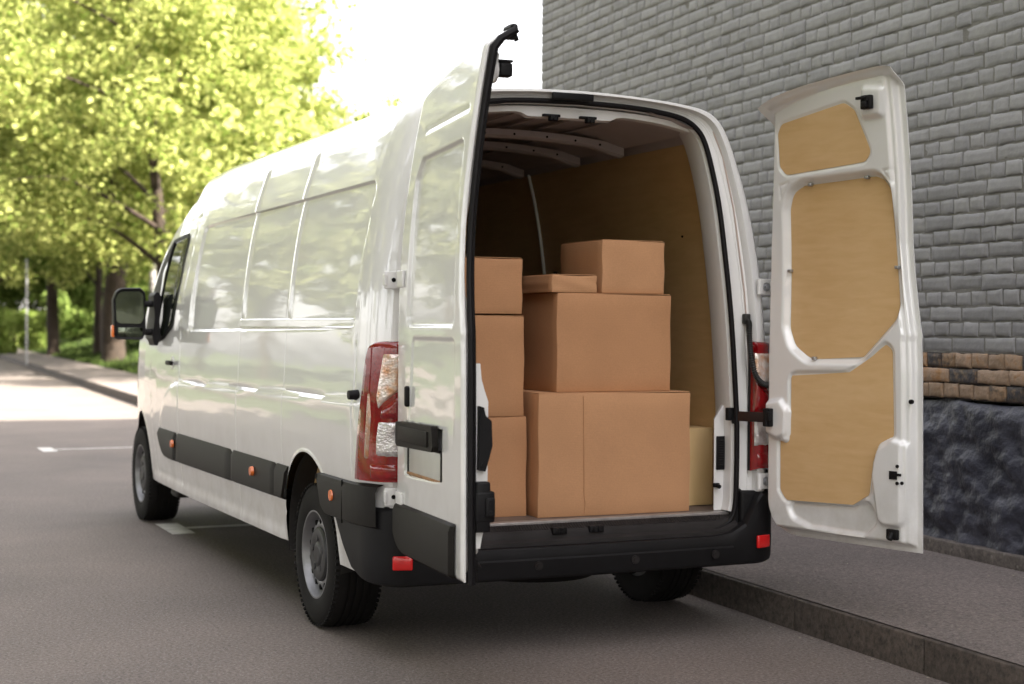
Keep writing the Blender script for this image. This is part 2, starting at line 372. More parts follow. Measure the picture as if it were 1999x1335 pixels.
# =================================================================== VAN
VAN = thing('delivery_van', 'white long high-roof delivery van parked at the kerb with both rear doors wide open', 'van')
# half cross-section (x outward, z), bottom of the side to the roof centre
SEC = smooth_curve([(.985,.345),(1.0,.48),(1.016,.72),(1.02,.95),(1.018,1.15),(1.008,1.38),(.99,1.62),(.957,1.86),(.915,2.06),(.873,2.20),(.835,2.31),(.795,2.385),(.745,2.432),(.68,2.457),(.58,2.473),(.42,2.487),(.2,2.498),(0,2.502)], 10)
iz = SEC[:,1]; ix = SEC[:,0]
def secx(z): return np.interp(z, iz[:131], ix[:131])
# rows: side by z then the roof by x
feat_z = [.555,.565,.57,.58,1.05,1.06,1.07,1.08,1.09,1.10,1.11,1.12,1.13,1.14]
def refine(vals, feats, eps=(.0,.003,.006,.010)):
    s = set(np.round(vals, 4))
    for f in feats:
        for e in eps: s.add(round(f+e, 4)); s.add(round(f-e, 4))
    return np.array(sorted(s))
zs_side = refine(np.arange(.345, 2.30, .016), [1.39,1.425,1.46,2.07,2.075])
side_rows = [(secx(z), z) for z in zs_side]
i0 = np.searchsorted(iz[:131], 2.305)
SECROWS = side_rows + [tuple(p) for p in SEC[i0:]]
SX = np.array([p[0] for p in SECROWS]); SZ = np.array([p[1] for p in SECROWS]); NS = len(side_rows)

REAR_AX, FRONT_AX = .96, 5.29
ARCHES = ((REAR_AX,.415,.42), (FRONT_AX,.40,.405))
def zb(y):
    z = np.full(y.shape, .345)+.012*sstep(y, 3.9, 1.0)
    for c, zc, R in ARCHES:
        m = np.abs(y-c) < R; z = np.where(m, np.maximum(z, zc+np.sqrt(np.maximum(R*R-(y-c)**2, 0))), z)
        # below the circle centre the arch runs straight down
    return z
NOSE = 6.12
def top_scale(y):
    """height of the roof line along the van"""
    ys = [0,3.55,4.0,4.22,4.43,4.7,5.0,5.28,5.42,5.65,5.85,6.0,6.08,NOSE]
    zt = [2.502,2.502,2.485,2.42,2.28,2.03,1.76,1.50,1.40,1.28,1.13,.98,.86,.70]
    return np.interp(y, ys, zt)
def wid(y):
    ys = [0,.03,.06,.10,.15,.22,.30,.5,4.0,4.6,5.1,5.5,5.75,5.9,6.02,6.09,NOSE]
    ww = [.925,.952,.968,.980,.989,.996,.999,1,1,.99,.972,.94,.90,.85,.76,.64,.50]
    return np.interp(y, ys, ww)
def y_rear(z): return .03 + .085*np.clip((z-1.3)/1.2, 0, 1)**1.6

def body_grid(sign):
    base = list(np.arange(.0, NOSE+.0001, .022))
    for c, zc, R in ARCHES:
        base += [c-R*math.cos(t) for t in np.linspace(0, PI, 60)] + [c-R-.001, c+R+.001]
    ycols = refine(np.array(base), [3.80,2.29,1.37,.27,3.55,4.62])
    Y, R_ = np.meshgrid(ycols, np.arange(len(SX)))
    zbase = zb(Y)
    Z0 = SZ[R_]; X0 = SX[R_].copy()
    zt = top_scale(Y)
    lo = .95
    # cab: squeeze everything above .95 down to the bonnet / windscreen line
    Z = np.where(Z0 < lo, zbase + (Z0-.345)*(lo-zbase)/(lo-.345), lo + (Z0-lo)*(np.maximum(zt, .9)-lo)/(2.502-lo))
    low = zt < .9
    Z = np.where(low & (Z0 >= lo), .9-(.9-zt)*0, Z)
    Z = np.where(low, np.minimum(Z, zbase+(Z-zbase)*np.clip((zt-.345)/(.95-.345), .2, 1)), Z)
    Xs = np.where(Z0 < lo, secx(np.clip(Z, .345, 2.3)), X0)
    # in the cab keep the flank upright: use true section width at the real height
    k = sstep(Y, 3.9, 4.6)
    Xtrue = np.where((R_ < NS), secx(np.clip(Z, .345, 2.3)), X0)
    Xs = Xs*(1-k)+Xtrue*k*np.where(R_ >= NS, 1.0, 1.0)
    Ys = Y + y_rear(Z)*sstep(Y, .6, 0.0)
    X = Xs*wid(Y)
    # ------ pressed features on the flank
    F = np.zeros(Y.shape)
    rec = [(.30,1.425),(3.60,1.395),(3.52,2.055),(.22,2.075)]
    d = sd_poly(Y, Z, [(.36,1.485),(3.52,1.455),(3.47,1.995),(.30,2.015)])-.06
    F -= .014*sstep(-d, -.006, .012)
    for ys_ in (2.29, 1.37):       # ribs between the pressed panels, and seams beneath
        rib = np.exp(-((Y-ys_-.00)/.022)**2)*sstep(Z, 1.46, 1.50)*sstep(-Z, -2.43, -2.36)
        F += .008*rib
        F -= .004*np.exp(-((Y-ys_)/.004)**2)*sstep(-Z, -1.44, -1.41)
    # slide-rail cover strip at the base of the recess
    d = sd_poly(Y, Z, [(.34,1.43),(2.33,1.43),(2.33,1.462),(.34,1.462)])-.005
    F += .010*sstep(-d, -.004, .004)
    # waist crease
    zc = np.interp(Y, [.15,3.8,4.05,4.25,4.40,4.46], [1.122,1.072,1.04,.96,.84,.74])
    fade = sstep(Y, .12, .22)*sstep(-Y, -4.47, -4.40)
    F += .012*sstep(-(Z-zc), -.004, .016)*fade*sstep(Z, .5, .95)
    F -= .004*np.exp(-((Z-zc-.002)/.006)**2)*fade
    # front door shut lines and window surround
    for pl in ([(3.80,.40),(3.80,1.10),(3.82,1.6),(3.72,2.13)], [(3.72,2.13),(4.1,2.10),(4.3,2.03)], [(3.80,.42),(4.62,.42),(4.70,.60),(4.82,.95),(4.86,1.30)], [(.262,.80),(.262,1.36)]):
        F -= .005*np.exp(-(sd_line(Y, Z, pl)/.005)**2)
    F += .006*np.exp(-(sd_line(Y, Z, [(3.85,1.44),(3.62,1.40)])/.03)**2)
    # arch lips
    for c, zc_, R in ARCHES:
        rr_ = np.hypot(Y-c, Z-zc_)
        F += .0025*sstep(-(rr_-R), -.022, -.006)*(np.abs(Y-c) < R+.08)
    F += .010*sstep(-Z, -.43, -.37)*sstep(Y, 1.4, 1.5)*sstep(-Y, -4.87, -4.80)
    F *= (R_ < NS)*sstep(Y, .0, .10)*(k*0+1)
    X = X + F
    return ycols, X*sign, Ys, Z, Y, R_

def build_body():
    V = []; Fc = []; mi = []
    for sign in (-1, 1):
        yc, X, Y, Z, Y0, R_ = body_grid(sign)
        r, c = X.shape; b = len(V)
        V.extend(np.stack([X, Y, Z], -1).reshape(-1, 3))
        yr = Y0.reshape(-1); 
        for i in range(r-1):
            for j in range(c-1):
                f = (b+i*c+j, b+i*c+j+1, b+(i+1)*c+j+1, b+(i+1)*c+j)
                Fc.append(f if sign > 0 else f[::-1])
                y = yc[j]
                wind = (SX[i] < .66 and i >= NS and 4.62 < y < 5.30)
                mi.append(1 if wind else 0)
    # rear ring: from the outer contour inward to the opening
    o = mesh_from('body', V, Fc, paint, VAN, sharp=38, mats=[paint, glass_dark], fmat=mi)
    bm = bmesh.new(); bm.from_mesh(o.data); bmesh.ops.remove_doubles(bm, verts=bm.verts[:], dist=.0004); bm.to_mesh(o.data); bm.free()
    return o
body = build_body()

# opening contour, right half (x,z)
OPEN = smooth_curve([(0,.472),(.35,.472),(.56,.474),(.68,.488),(.765,.525),(.797,.60),(.804,.75),(.805,.90),(.801,1.05),(.785,1.29),(.768,1.53),(.746,1.77),(.722,2.0),(.690,2.18),(.655,2.31),(.61,2.375),(.54,2.415),(.42,2.438),(.25,2.452),(0,2.458)], 6)
def contour(sc_in=0.0, bottom_lift=0.0):
    """opening contour moved inward by sc_in"""
    P = OPEN.copy(); T = np.gradient(P, axis=0); Nn = np.stack([T[:,1], -T[:,0]], -1); Nn /= np.linalg.norm(Nn, axis=1)[:,None]
    Q = P - Nn*sc_in
    Q[:,0] = np.clip(Q[:,0], 0, None); Q[0,0] = 0; Q[-1,0] = 0
    return Q
def outer_contour():
    """points on the body's rear edge matched to the opening contour"""
    P = OPEN; out = []
    rear_w = wid(np.array([0.0]))[0]
    Sx = SEC[:,0]*rear_w; Sz = SEC[:,1]
    full = np.concatenate([[(0,.345)], np.stack([Sx, Sz], -1)])
    c = np.array([0, 1.4])
    for p in P:
        d = p-c
        # ray from the centre hits the outer polyline
        best = None
        for a, b_ in zip(full[:-1], full[1:]):
            e = b_-a; den = d[0]*(-e[1])+d[1]*e[0]
            if abs(den) < 1e-12: continue
            q = a-c; t = (q[0]*(-e[1])+q[1]*e[0])/den; s = (d[0]*q[1]-d[1]*q[0])/den
            if t > 0 and -1e-6 <= s <= 1+1e-6: best = c+d*t; break
        out.append(best if best is not None else p)
    return np.array(out)
OUT = outer_contour()
def ring(name, profile, mat, bottom=True, mat_sharp=30):
    """profile: list of (contour array, y offset) ; both halves"""
    V = []; n = len(OPEN)
    m = MB()
    for s in (-1, 1):
        rows = []
        for P, yo in profile:
            yy = y_rear(P[:,1]) + yo
            rows.append(np.stack([P[:,0]*s, yy, P[:,1]], -1))
        A = np.array(rows)
        if not bottom:
            keep = A[0,:,2] > .56; A = A[:, np.argmax(keep):, :]
        m.grid(A)
    return m.make(name, mat, VAN, sharp=mat_sharp)
lerp = lambda a, b, t: a*(1-t)+b*t
# D-pillar / rear frame with its stepped recess for the doors
ring('rear_frame', [(OUT, 0.0), (lerp(OUT, OPEN, .10), -.010), (lerp(OUT, OPEN, .30), -.012), (lerp(OUT, OPEN, .34), -.006), (lerp(OUT, OPEN, .40), .022), (lerp(OUT, OPEN, .55), .030), (lerp(OUT, OPEN, .60), .026), (lerp(OUT, OPEN, .66), .030), (lerp(OUT, OPEN, .95), .036), (contour(.004), .038)], paint_in, bottom=False)
ring('door_frame_jamb', [(contour(.0), .040), (contour(.010), .050), (contour(.018), .055), (contour(.020), .075), (contour(.018), .12), (contour(.004), .20), (contour(-.02), .25)], paint_in, bottom=False)
# black weather seal round the opening
for s_ in (0,):
    m = MB(); pts = [(p[0], y_rear(np.array([p[1]]))[0]+.022, p[1]) for p in contour(.006)]
    full = [(-x, y, z) for x, y, z in pts[::-1]][:-1]+pts
    m.tube(full+[full[0]], .0125, 10, caps=False)
    m.make('weather_seal', rubber, VAN)
# seam-sealed panel joint lines on the pillars
for s in (-1, 1):
    m = MB(); pts = []
    for t in np.linspace(0, 1, 40):
        z = .80+t*1.56; x = np.interp(z, [.8,1.0,1.3,1.6,2.0,2.25,2.36], [.875,.873,.862,.842,.795,.745,.70])
        pts.append((s*x, y_rear(np.array([z]))[0]+.0235-.0*t, z))
    m.tube(pts, .004, 6); m.make('seam_sealer', pmat('seam_sealer', (.50,.40,.36), .7) if s < 0 else MATS['seam_sealer'], VAN)
# ------------- high-level brake lamp
m = MB(); m.box((-.055,.088,2.468), (.205,.02,.032), bev=.005); m.make('brake_lamp', black, VAN)
# ------------- cargo interior
def shell_sheet(name, pts, y0, y1, mat, th=.004):
    m = MB(); P = []
    ys = np.linspace(y0, y1, 12)
    for x, z in pts: P.append([(x, y, z) for y in ys])
    m.grid(P); return m.make(name, mat, VAN, sharp=30)
WALLP = [(.872,.57),(.872,1.2),(.868,1.5),(.845,1.8),(.80,2.1),(.742,2.345)]
for s in (-1, 1):
    shell_sheet('plywood_lining', [(s*x, z) for x, z in WALLP], .235, 3.40, ply_in)
    shell_sheet('roof_rail', [(s*x, z) for x, z in [(.735,2.335),(.70,2.375),(.655,2.405),(.61,2.415)]], .20, 3.40, paint_int)
    # oval pressings in the rail
    for k in range(14):
        y = .42+k*.2+random.uniform(-.03,.03); wv = random.choice((.018,.03,.05))
        m = MB(); m.box((s*.672, y, 2.393), (.035, wv, .003), rot=Matrix.Rotation(s*math.radians(33), 3, 'Y'), bev=.001); m.make('rail_hole', dark, VAN)
    for y, z in ((1.0,1.75),(1.55,1.62),(.62,1.9),(2.1,1.75)): m = MB(); m.cyl((s*.866, y, z), (s*.830, y, z), .012, n=12); m.make('lining_plug', dark, VAN)
    # slotted post with lashing track in the middle of each wall
    m = MB(); pp = [(s*(x-.012), 2.25, z) for x, z in WALLP]
    m.tube(smooth_curve(pp, 6), .010, 8); m.make('wall_post', paint_in, VAN)
# inner roof skin + ribs
m = MB(); P = []
for x in np.linspace(-.64, .64, 17):
    P.append([(x, y, 2.452-.10*abs(x/.64)**2.6+.004*math.cos(x*40)) for y in (.12,.6,1.2,2.4,3.42)])
m.grid(P); m.make('inner_roof_skin', paint_int, VAN)
for y in (.92,1.42,2.15,2.85):
    m = MB(); prof = []
    for x in np.linspace(-.64, .64, 33):
        a = abs(x)/.64; z = 2.418-.045*a**2; dz = .030+.022*float(sstep(np.array(a), .72, .95))
        prof.append([(x, y-.03, z), (x, y-.03, z-dz), (x, y-.012, z-dz-.012), (x, y+.03, z-dz-.012), (x, y+.03, z)])
    m.grid(np.array(prof).transpose(1,0,2)); rb_ = m.make('roof_rib', paint_int, VAN, sharp=25)
    for x in (-.45,-.3,-.14,.02,.2,.36,.5): m = MB(); m.cyl((x, y-.031, 2.395-.045*(abs(x)/.64)**2), (x, y-.034, 2.395-.045*(abs(x)/.64)**2), .006, n=8); m.make('rib_hole', dark, rb_)
for x in np.arange(-.5, .6, .17): m = MB(); m.box((x, 1.7, 2.436-.02*(x/.5)**2), (.03, 3.0, .006)); m.make('roof_stiffener', paint_int, VAN)
# header behind the opening with two striker latches
m = MB(); P = []
for x in np.linspace(-.60, .60, 41):
    zt = 2.418-.05*(abs(x)/.60)**3; drop = .022*float(sstep(np.array(-abs(x+.03)), -.26, -.20))
    P.append([(x, .165, zt+.012), (x, .17, zt-.012-drop), (x, .20, zt-.018-drop), (x, .26, zt-.0)])
m.grid(P); m.make('roof_header', paint_in, VAN)
for x in (-.13, .055):
    m = MB(); m.box((x, .155, 2.388), (.085,.02,.012), bev=.003); m.box((x+.01, .155, 2.378), (.04,.035,.028), bev=.006); m.cyl((x+.01,.13,2.375), (x+.01,.18,2.375), .009)
    m.make('striker_latch', black, VAN)
# bulkhead
m = MB(); bp_ = [(x, z) for x, z in WALLP]+[(.70,2.37),(.5,2.41),(0,2.44)]; bp_ = bp_+[(-x, z) for x, z in bp_[::-1]][1:]
m.prism(bp_, lambda a, b: (a, 3.42, b), lambda a, b: (a, 3.45, b)); m.make('bulkhead', pmat('bulkhead_paint', (.10,.08,.07), .5), VAN)
# floor + sill
m = MB(); m.box((0,1.78,.553), (1.76,3.32,.028)); m.make('cargo_floor', floor_m, VAN)
m = MB(); m.box((0,.125,.560), (1.58,.05,.016), bev=.003); m.make('sill_edge', grey_metal, VAN)
m = MB(); P = []
for x in np.linspace(-.79, .79, 161):
    e = abs(x)/.79; up = .03*float(sstep(np.array(e), .86, 1.0))
    P.append([(x,.105,.556), (x,.095,.553), (x,.058,.533+up*.3), (x,.050,.520+up), (x,.044,.500+up), (x,.025,.488+up), (x,.020,.462+up)])
m.grid(P)
for x in np.arange(-.75, .76, .013): m.box((x,.0785,.5455), (.005,.040,.004), rot=Matrix.Rotation(math.radians(28),3,'X'))
m.make('sill_tread', dusty, VAN)
for x in (-.13, .055):
    m = MB(); m.box((x,.052,.528), (.072,.030,.030), bev=.004); m.box((x-.012,.036,.528), (.012,.010,.024), bev=.002); m.box((x+.012,.036,.528), (.012,.010,.024), bev=.002)
    m.make('floor_striker', black, VAN)
# inner D-pillar trim of the right side: speaker-like vent, latch, fuel cover box
for s in (1,):
    m = MB(); m.add(*(lambda P: (P, [(0,1,2,3)]))([(.735,.150,.57),(.80,.145,.57),(.80,.145,1.10),(.735,.150,1.0)])); m.add([(.735,.150,.57),(.742,.165,.57),(.742,.165,1.0),(.735,.150,1.0)],[(0,1,2,3)]); m.add([(.735,.150,1.0),(.80,.145,1.10),(.82,.18,1.12),(.745,.175,1.0)],[(0,1,2,3)]); m.make('pillar_trim', paint_in, VAN)
    rot = Matrix.Rotation(math.radians(45), 3, 'Z')
    m = MB(); m.box((.768,.143,.842), (.048,.012,.160), bev=.005)
    m.make('vent_frame', black, VAN)
    m = MB()
    for k in range(11): m.box((.768,.135,.786+k*.0115), (.030,.006,.005), bev=.001)
    m.make('vent_grille', dusty, VAN)
    m = MB(); m.box((.742,.14,.69), (.030,.02,.020), bev=.004); m.cyl((.742,.14,.69), (.742,.11,.685), .010)
    m.make('lashing_clip', black, VAN)
# plywood wheel-arch cover boxes
for s in (-1, 1):
    m = MB(); m.box((s*.780,.895,.758), (.150,1.08,.376), bev=.003); m.make('wheel_arch_cover', ply_pale, VAN)
# ------------- underbody
m = MB(); m.box((0,3.1,.42), (1.50,5.0,.12)); m.box((0,.35,.43), (1.9,.5,.10)); m.box((0,2.9,.42), (1.92,2.9,.14)); m.box((.1,.55,.36), (.9,.35,.18), bev=.03)
m.cyl((-.85,REAR_AX,.345), (.85,REAR_AX,.345), .04); m.cyl((.30,.15,.33), (.30,1.6,.33), .035); m.box((-.15,1.4,.33), (.5,.5,.12), bev=.03)
m.make('underbody', dark, VAN)
m = MB(); m.box((-.93,4.15,.315), (.10,.20,.05), bev=.02); m.make('jacking_bracket', liner_m, VAN)
m = MB(); m.revolve([(-.09,.12),(-.10,.21),(-.11,.30),(-.08,.34),(.08,.34),(.11,.30),(.10,.21),(.09,.12)], 'z', (0,.62,.36), 40); m.make('added_spare_tyre', tyre_m, VAN)  # unseen spare tyre, added to darken the space under the van
m = MB(); m.box((0,.12,.36),(1.7,.08,.09),bev=.01); m.box((0,1.05,.33),(1.5,.12,.12),bev=.02); m.make('rear_crossmember', dark, VAN)
# wheel-well liners
for c, zc, R in ARCHES:
    for s in (-1, 1):
        m = MB(); P = []
        for t in np.linspace(-.25, PI+.25, 40):
            yy = c-(R+.004)*math.cos(t); z = zc+(R+.004)*math.sin(t)
            P.append([(s*.985*wid(np.array([c]))[0], yy, z), (s*.86, yy+.0, z+.02), (s*.62, yy, z+.02)])
        m.grid(P); m.box((s*.615, c, zc+.24), (.01, 2*R, .48))
        m.make('wheel_well_liner', liner_m, VAN)

# ------------- wheels
def tread_prof():
    P = [(-.112,.208),(-.118,.225),(-.121,.26),(-.118,.300),(-.108,.328),(-.096,.339),(-.080,.3425)]
    for gx in (-.050,-.018,.018,.050):
        P += [(gx-.006,.345),(gx-.0045,.337),(gx+.0045,.337),(gx+.006,.345)]
    P += [(.080,.3425),(.096,.339),(.108,.328),(.118,.300),(.121,.26),(.118,.225),(.112,.208)]
    return P
def make_wheel(sx, cy):
    flip = sx                                # outward direction
    cx = sx*.868
    c = (cx, cy, .345)
    m = MB(); m.revolve(tread_prof(), 'x', c, 96, flip=flip)
    # shoulder lugs
    for k in range(72):
        t = 2*PI*k/72
        for a in (-1, 1):
            R = Matrix.Rotation(t, 3, 'X')
            p = Vector((a*.098, 0, .3335)); p = R@p
            m.box((c[0]+p.x, c[1]+p.y, c[2]+p.z), (.034,.013,.010), rot=R)
    tyre = m.make('tyre', tyre_m, None, sharp=30)
    m = MB()
    rim = [(.100,.214),(.113,.210),(.113,.203),(.100,.197),(.075,.191),(.058,.184),(.060,.178),(.074,.168),(.082,.155),(.085,.140),(.083,.128),(.075,.120),(.075,.0)]
    m.revolve(rim, 'x', c, 72, flip=flip)
    m.revolve([(.03,.186),(-.09,.190),(-.10,.214)], 'x', c, 48, flip=flip)
    r_ = m.make('rim', steel, None, sharp=40)
    # ventilation holes
    h = []
    for k in range(14):
        t = 2*PI*(k+.5)/14; y = c[1]+.157*math.cos(t); z = c[2]+.157*math.sin(t)
        m = MB(); m.cyl((c[0]+flip*.070, y, z), (c[0]+flip*.0855, y, z), .0135, n=14); h.append(m.make('vent_hole', dark, None))
    # centre hub cap with lug bumps
    m = MB()
    m.revolve([(.080,.130),(.090,.129),(.098,.120),(.102,.095),(.098,.070),(.096,.060),(.101,.050),(.104,.042),(.103,.030),(.104,0.0)], 'x', c, 48, flip=flip)
    for k in range(5):
        t = 2*PI*k/5+.3; m.cyl((c[0]+flip*.07, c[1]+.078*math.cos(t), c[2]+.078*math.sin(t)), (c[0]+flip*.1035, c[1]+.078*math.cos(t), c[2]+.078*math.sin(t)), .022, .015, n=16)
    hc = m.make('hub_cap', hub, None, sharp=30)
    e = link(bpy.data.objects.new('wheel', None)); e.parent = VAN
    tyre.parent = e
    for q in [r_, hc]+h: q.parent = e
    return e
for sx in (-1, 1):
    make_wheel(sx, REAR_AX); make_wheel(sx, FRONT_AX)

# ------------- plan curve of the rear corner (for lamps and bumper)
def corner_plan(t, off=0.0, z=1.0):
    """t metres measured from the rear face (0 = x .88) round to the side"""
    w0 = secx(np.array([z]))[0]
    pts = [(.86,.0)]
    yr = y_rear(np.array([z]))[0]
    ys = np.array([0,.02,.045,.08,.13,.2,.3,.45,.7,1.0]); xs = w0*wid(ys)
    P = np.array([(.80, yr-.012),(w0*wid(np.array([0.]))[0]-.03, yr-.012)] + [(x, y+yr*float(sstep(np.array(y), .6, 0.0))) for x, y in zip(xs, ys)])
    L_ = np.concatenate([[0], np.cumsum(np.linalg.norm(np.diff(P, axis=0), axis=1))])
    x = np.interp(t, L_, P[:,0]); y = np.interp(t, L_, P[:,1])
    x2 = np.interp(t+.01, L_, P[:,0]); y2 = np.interp(t+.01, L_, P[:,1]); x1 = np.interp(t-.01, L_, P[:,0]); y1 = np.interp(t-.01, L_, P[:,1])
    n = np.array([y2-y1, -(x2-x1)]); n = n/np.linalg.norm(n)
    return x+n[0]*off, y+n[1]*off
# ------------- tail lamps
def lamp_patch(s, poly, off, base, mat, name, parent, step=.012):
    """patch in (t,z) on the corner surface, raised by off"""
    zsr = np.arange(min(p[1] for p in poly), max(p[1] for p in poly)+1e-6, step)
    zsr = np.append(zsr, max(p[1] for p in poly)-1e-4)
    rows = []
    pl = poly+[poly[0]]
    for z in zsr:
        xs = []
        for (a, b), (c, d) in zip(pl[:-1], pl[1:]):
            if (b-z)*(d-z) <= 0 and abs(d-b) > 1e-9: xs.append(a+(c-a)*(z-b)/(d-b))
        if len(xs) < 2: continue
        t0, t1 = min(xs), max(xs); row = []
        for k in range(13):
            u = k/12; t = t0+(t1-t0)*u
            edge = min(u, 1-u)*(t1-t0); ez = min(z-zsr[0], zsr[-1]-z)
            o = base+(off-base)*min(1, math.sqrt(max(0, min(edge, ez))/.012))
            x, y = corner_plan(t, o, z); row.append((s*x, y, z))
        rows.append(row)
    m = MB(); m.grid(rows); return m.make(name, mat, parent, sharp=60)
for s in (-1, 1):
    lamp = lamp_patch(s, [(.055,.765),(.055,1.373),(.15,1.373),(.215,1.365),(.252,1.345),(.272,1.30),(.30,1.15),(.335,.98),(.362,.80),(.362,.770)], .026, -.006, redlens, 'tail_lamp', VAN)
    m = MB()
    lamp_patch(s, [(.058,1.21),(.058,1.318),(.160,1.318),(.192,1.13),(.180,1.085),(.160,1.11)], .033, .024, indlens, 'indicator_lens', lamp)
    lamp_patch(s, [(.058,.885),(.058,1.030),(.180,1.030),(.192,.955),(.192,.885)], .033, .024, clearlens, 'reversing_lens', lamp)
    lamp_patch(s, [(.228,.870),(.212,1.05),(.222,1.15),(.236,1.15),(.248,.99),(.258,.870)], .031, .024, amberlens, 'side_lens', lamp)
    lamp_patch(s, [(.058,1.045),(.058,1.19),(.165,1.085),(.172,1.045)], .036, .026, redlens, 'brake_lens', lamp)
    lamp_patch(s, [(.075,.785),(.075,.85),(.22,.85),(.22,.785)], .031, .025, redlens, 'fog_lens', lamp)
    m = MB(); m.box((s*.880, y_rear(np.array([1.07]))[0]+.006, 1.065), (.05,.02,.60)); m.make('lamp_backing', rubber, lamp)
# ------------- bumper
def bumper():
    m = MB(); P = []
    # plan path : left side -> rear -> right side
    half = []
    for t in np.linspace(0, 1, 40):
        # side part y .60 -> corner -> rear
        if t < .35: q = t/.35; x, y = 1.022, .56-q*.40
        elif t < .7: q = (t-.35)/.35; a = q*PI/2; x, y = 1.022-.16*(1-math.cos(a)), .16-.185*math.sin(a)
        else: q = (t-.7)/.3; x, y = .862*(1-q), -.025-.012*q
        half.append((x, y))
    path = [(-x, y) for x, y in half]+[(x, y) for x, y in half[::-1]][1:]
    path = np.array(path); T = np.gradient(path, axis=0); Nn = np.stack([T[:,1], -T[:,0]], -1); Nn /= np.linalg.norm(Nn, axis=1)[:,None]
    Nn = -Nn if (Nn[0] @ np.array([-1,0])) < 0 else Nn
    for (x, y), n in zip(path, Nn):
        ax = abs(x); side = y > .14
        zt = np.interp(ax, [0,.70,.80,.845,.90], [.468,.470,.50,.60,.665])
        zbot = np.interp(y, [-.05,.16,.30,.42,.56], [.330,.345,.375,.46,.60])
        zt2 = np.interp(y, [.10,.20,.56], [0,.10,.10])+zt if side else zt
        zt2 = min(zt2, .735) if side else zt
        def off(o, z, inn=0): return (x+n[0]*o, y+n[1]*o, z)
        col = [off(-.10, zbot+.0), off(-.02, zbot-.0), off(-.004, zbot+.010), off(0, zbot+.03)]
        if ax < .78: col += [off(.002, zbot+.085), off(-.006, zbot+.093), off(-.006, zbot+.100), off(-.012, zt-.012), off(-.020, zt), off(-.075, zt+.004)]
        else: col += [off(.002, zbot+.3*(zt2-zbot)), off(.001, zbot+.6*(zt2-zbot)), off(0, zbot+.8*(zt2-zbot)), off(-.004, zt2-.012), off(-.016, zt2), off(-.07 if not side else -.03, zt2+.002)]
        P.append(col)
    m.grid(P); return m.make('rear_bumper', black, VAN, sharp=28)
bmp = bumper()
for x in (-.66,-.27,.21,.63):
    m = MB(); m.cyl((x,-.040,.392), (x,-.046,.392), .013, n=20); m.cyl((x,-.034,.392), (x,-.042,.392), .020, n=20); m.make('parking_sensor', dusty, bmp)
for s in (-1, 1):
    m = MB(); m.box((s*.898,-.026,.437), (.085,.018,.060), rot=Matrix.Rotation(-s*math.radians(-18),3,'Z'), bev=.007); m.make('reflector', redref, bmp)
    # stepped hinge recess above the bumper corner
    m = MB(); m.box((s*.885,.075,.575), (.15,.10,.19), bev=.012); m.box((s*.82,.088,.55), (.04,.06,.16), bev=.01); m.make('corner_step', black, bmp)
    # side extension moulding behind the wheel
    m = MB(); P = []
    for y in np.linspace(.735, .03, 30):
        zt = .765-.0*y; zl = .572+.035*float(sstep(np.array(y), .60, .735)); yy = y
        if y > .60: zl = np.interp(y, [.60,.66,.735], [.572,.60,.74])
        x0 = 1.02*wid(np.array([y]))[0]
        P.append([(s*(x0-.01), y, zt), (s*(x0+.022), y, zt-.012), (s*(x0+.030), y, zt-.035), (s*(x0+.028), y, zl+.015), (s*(x0-.004), y, zl)])
    m.grid(P); mo = m.make('corner_moulding', trim, bmp, sharp=28)
    m = MB(); m.box((s*1.046,.345,.665), (.006,.006,.19)); m.make('moulding_joint', dark, mo)
    m = MB(); m.cyl((s*1.040,.49,.678), (s*1.056,.49,.678), .027, .024, n=24); m.make('side_marker', amber, mo)
# white body piece under the moulding stays with the body skin.  Side rubbing strips
segs = [(4.46,3.862),(3.856,2.395),(2.388,1.478),(1.470,1.285)]
for s in (-1, 1):
    for i, (ya, yb) in enumerate(segs):
        m = MB(); P = []
        for k in range(25):
            y = ya+(yb-ya)*k/24
            zt, zl = .742+.004*(3.9-y)/2.6, .548+.020*(3.9-y)/2.6
            if i == 0:
                q = (4.46-y); zl = zl+.16*max(0, 1-q/.34)**2.2
            if i == 3:
                # trailing edge follows the wheel arch
                zl = max(zl, 0)
            x0 = secx(np.array([.65]))[0]*wid(np.array([y]))[0]
            e = .0 if 0 < k < 24 else .012
            P.append([(s*(x0-.01), y, zt), (s*(x0+.016-e), y, zt-.006), (s*(x0+.030-e), y, zt-.040), (s*(x0+.030-e), y, zl+.014), (s*(x0+.008-e), y, zl), (s*(x0-.01), y, zl)])
        if i == 3: 
            P = [[(x, y+ (np.interp(z,[.56,.75],[.055,-.035])*(k/24)), z) for x, y, z in row] for k, row in enumerate(P)]
        m.grid(P); st = m.make('side_moulding', trim, VAN, sharp=28)
        if i in (0, 2):
            yy = 3.965-.09 if i == 0 else 1.87
            m = MB(); m.cyl((s*1.044, yy, .665), (s*1.060, yy, .665), .026, .023, n=24); m.make('side_marker', amber, st)
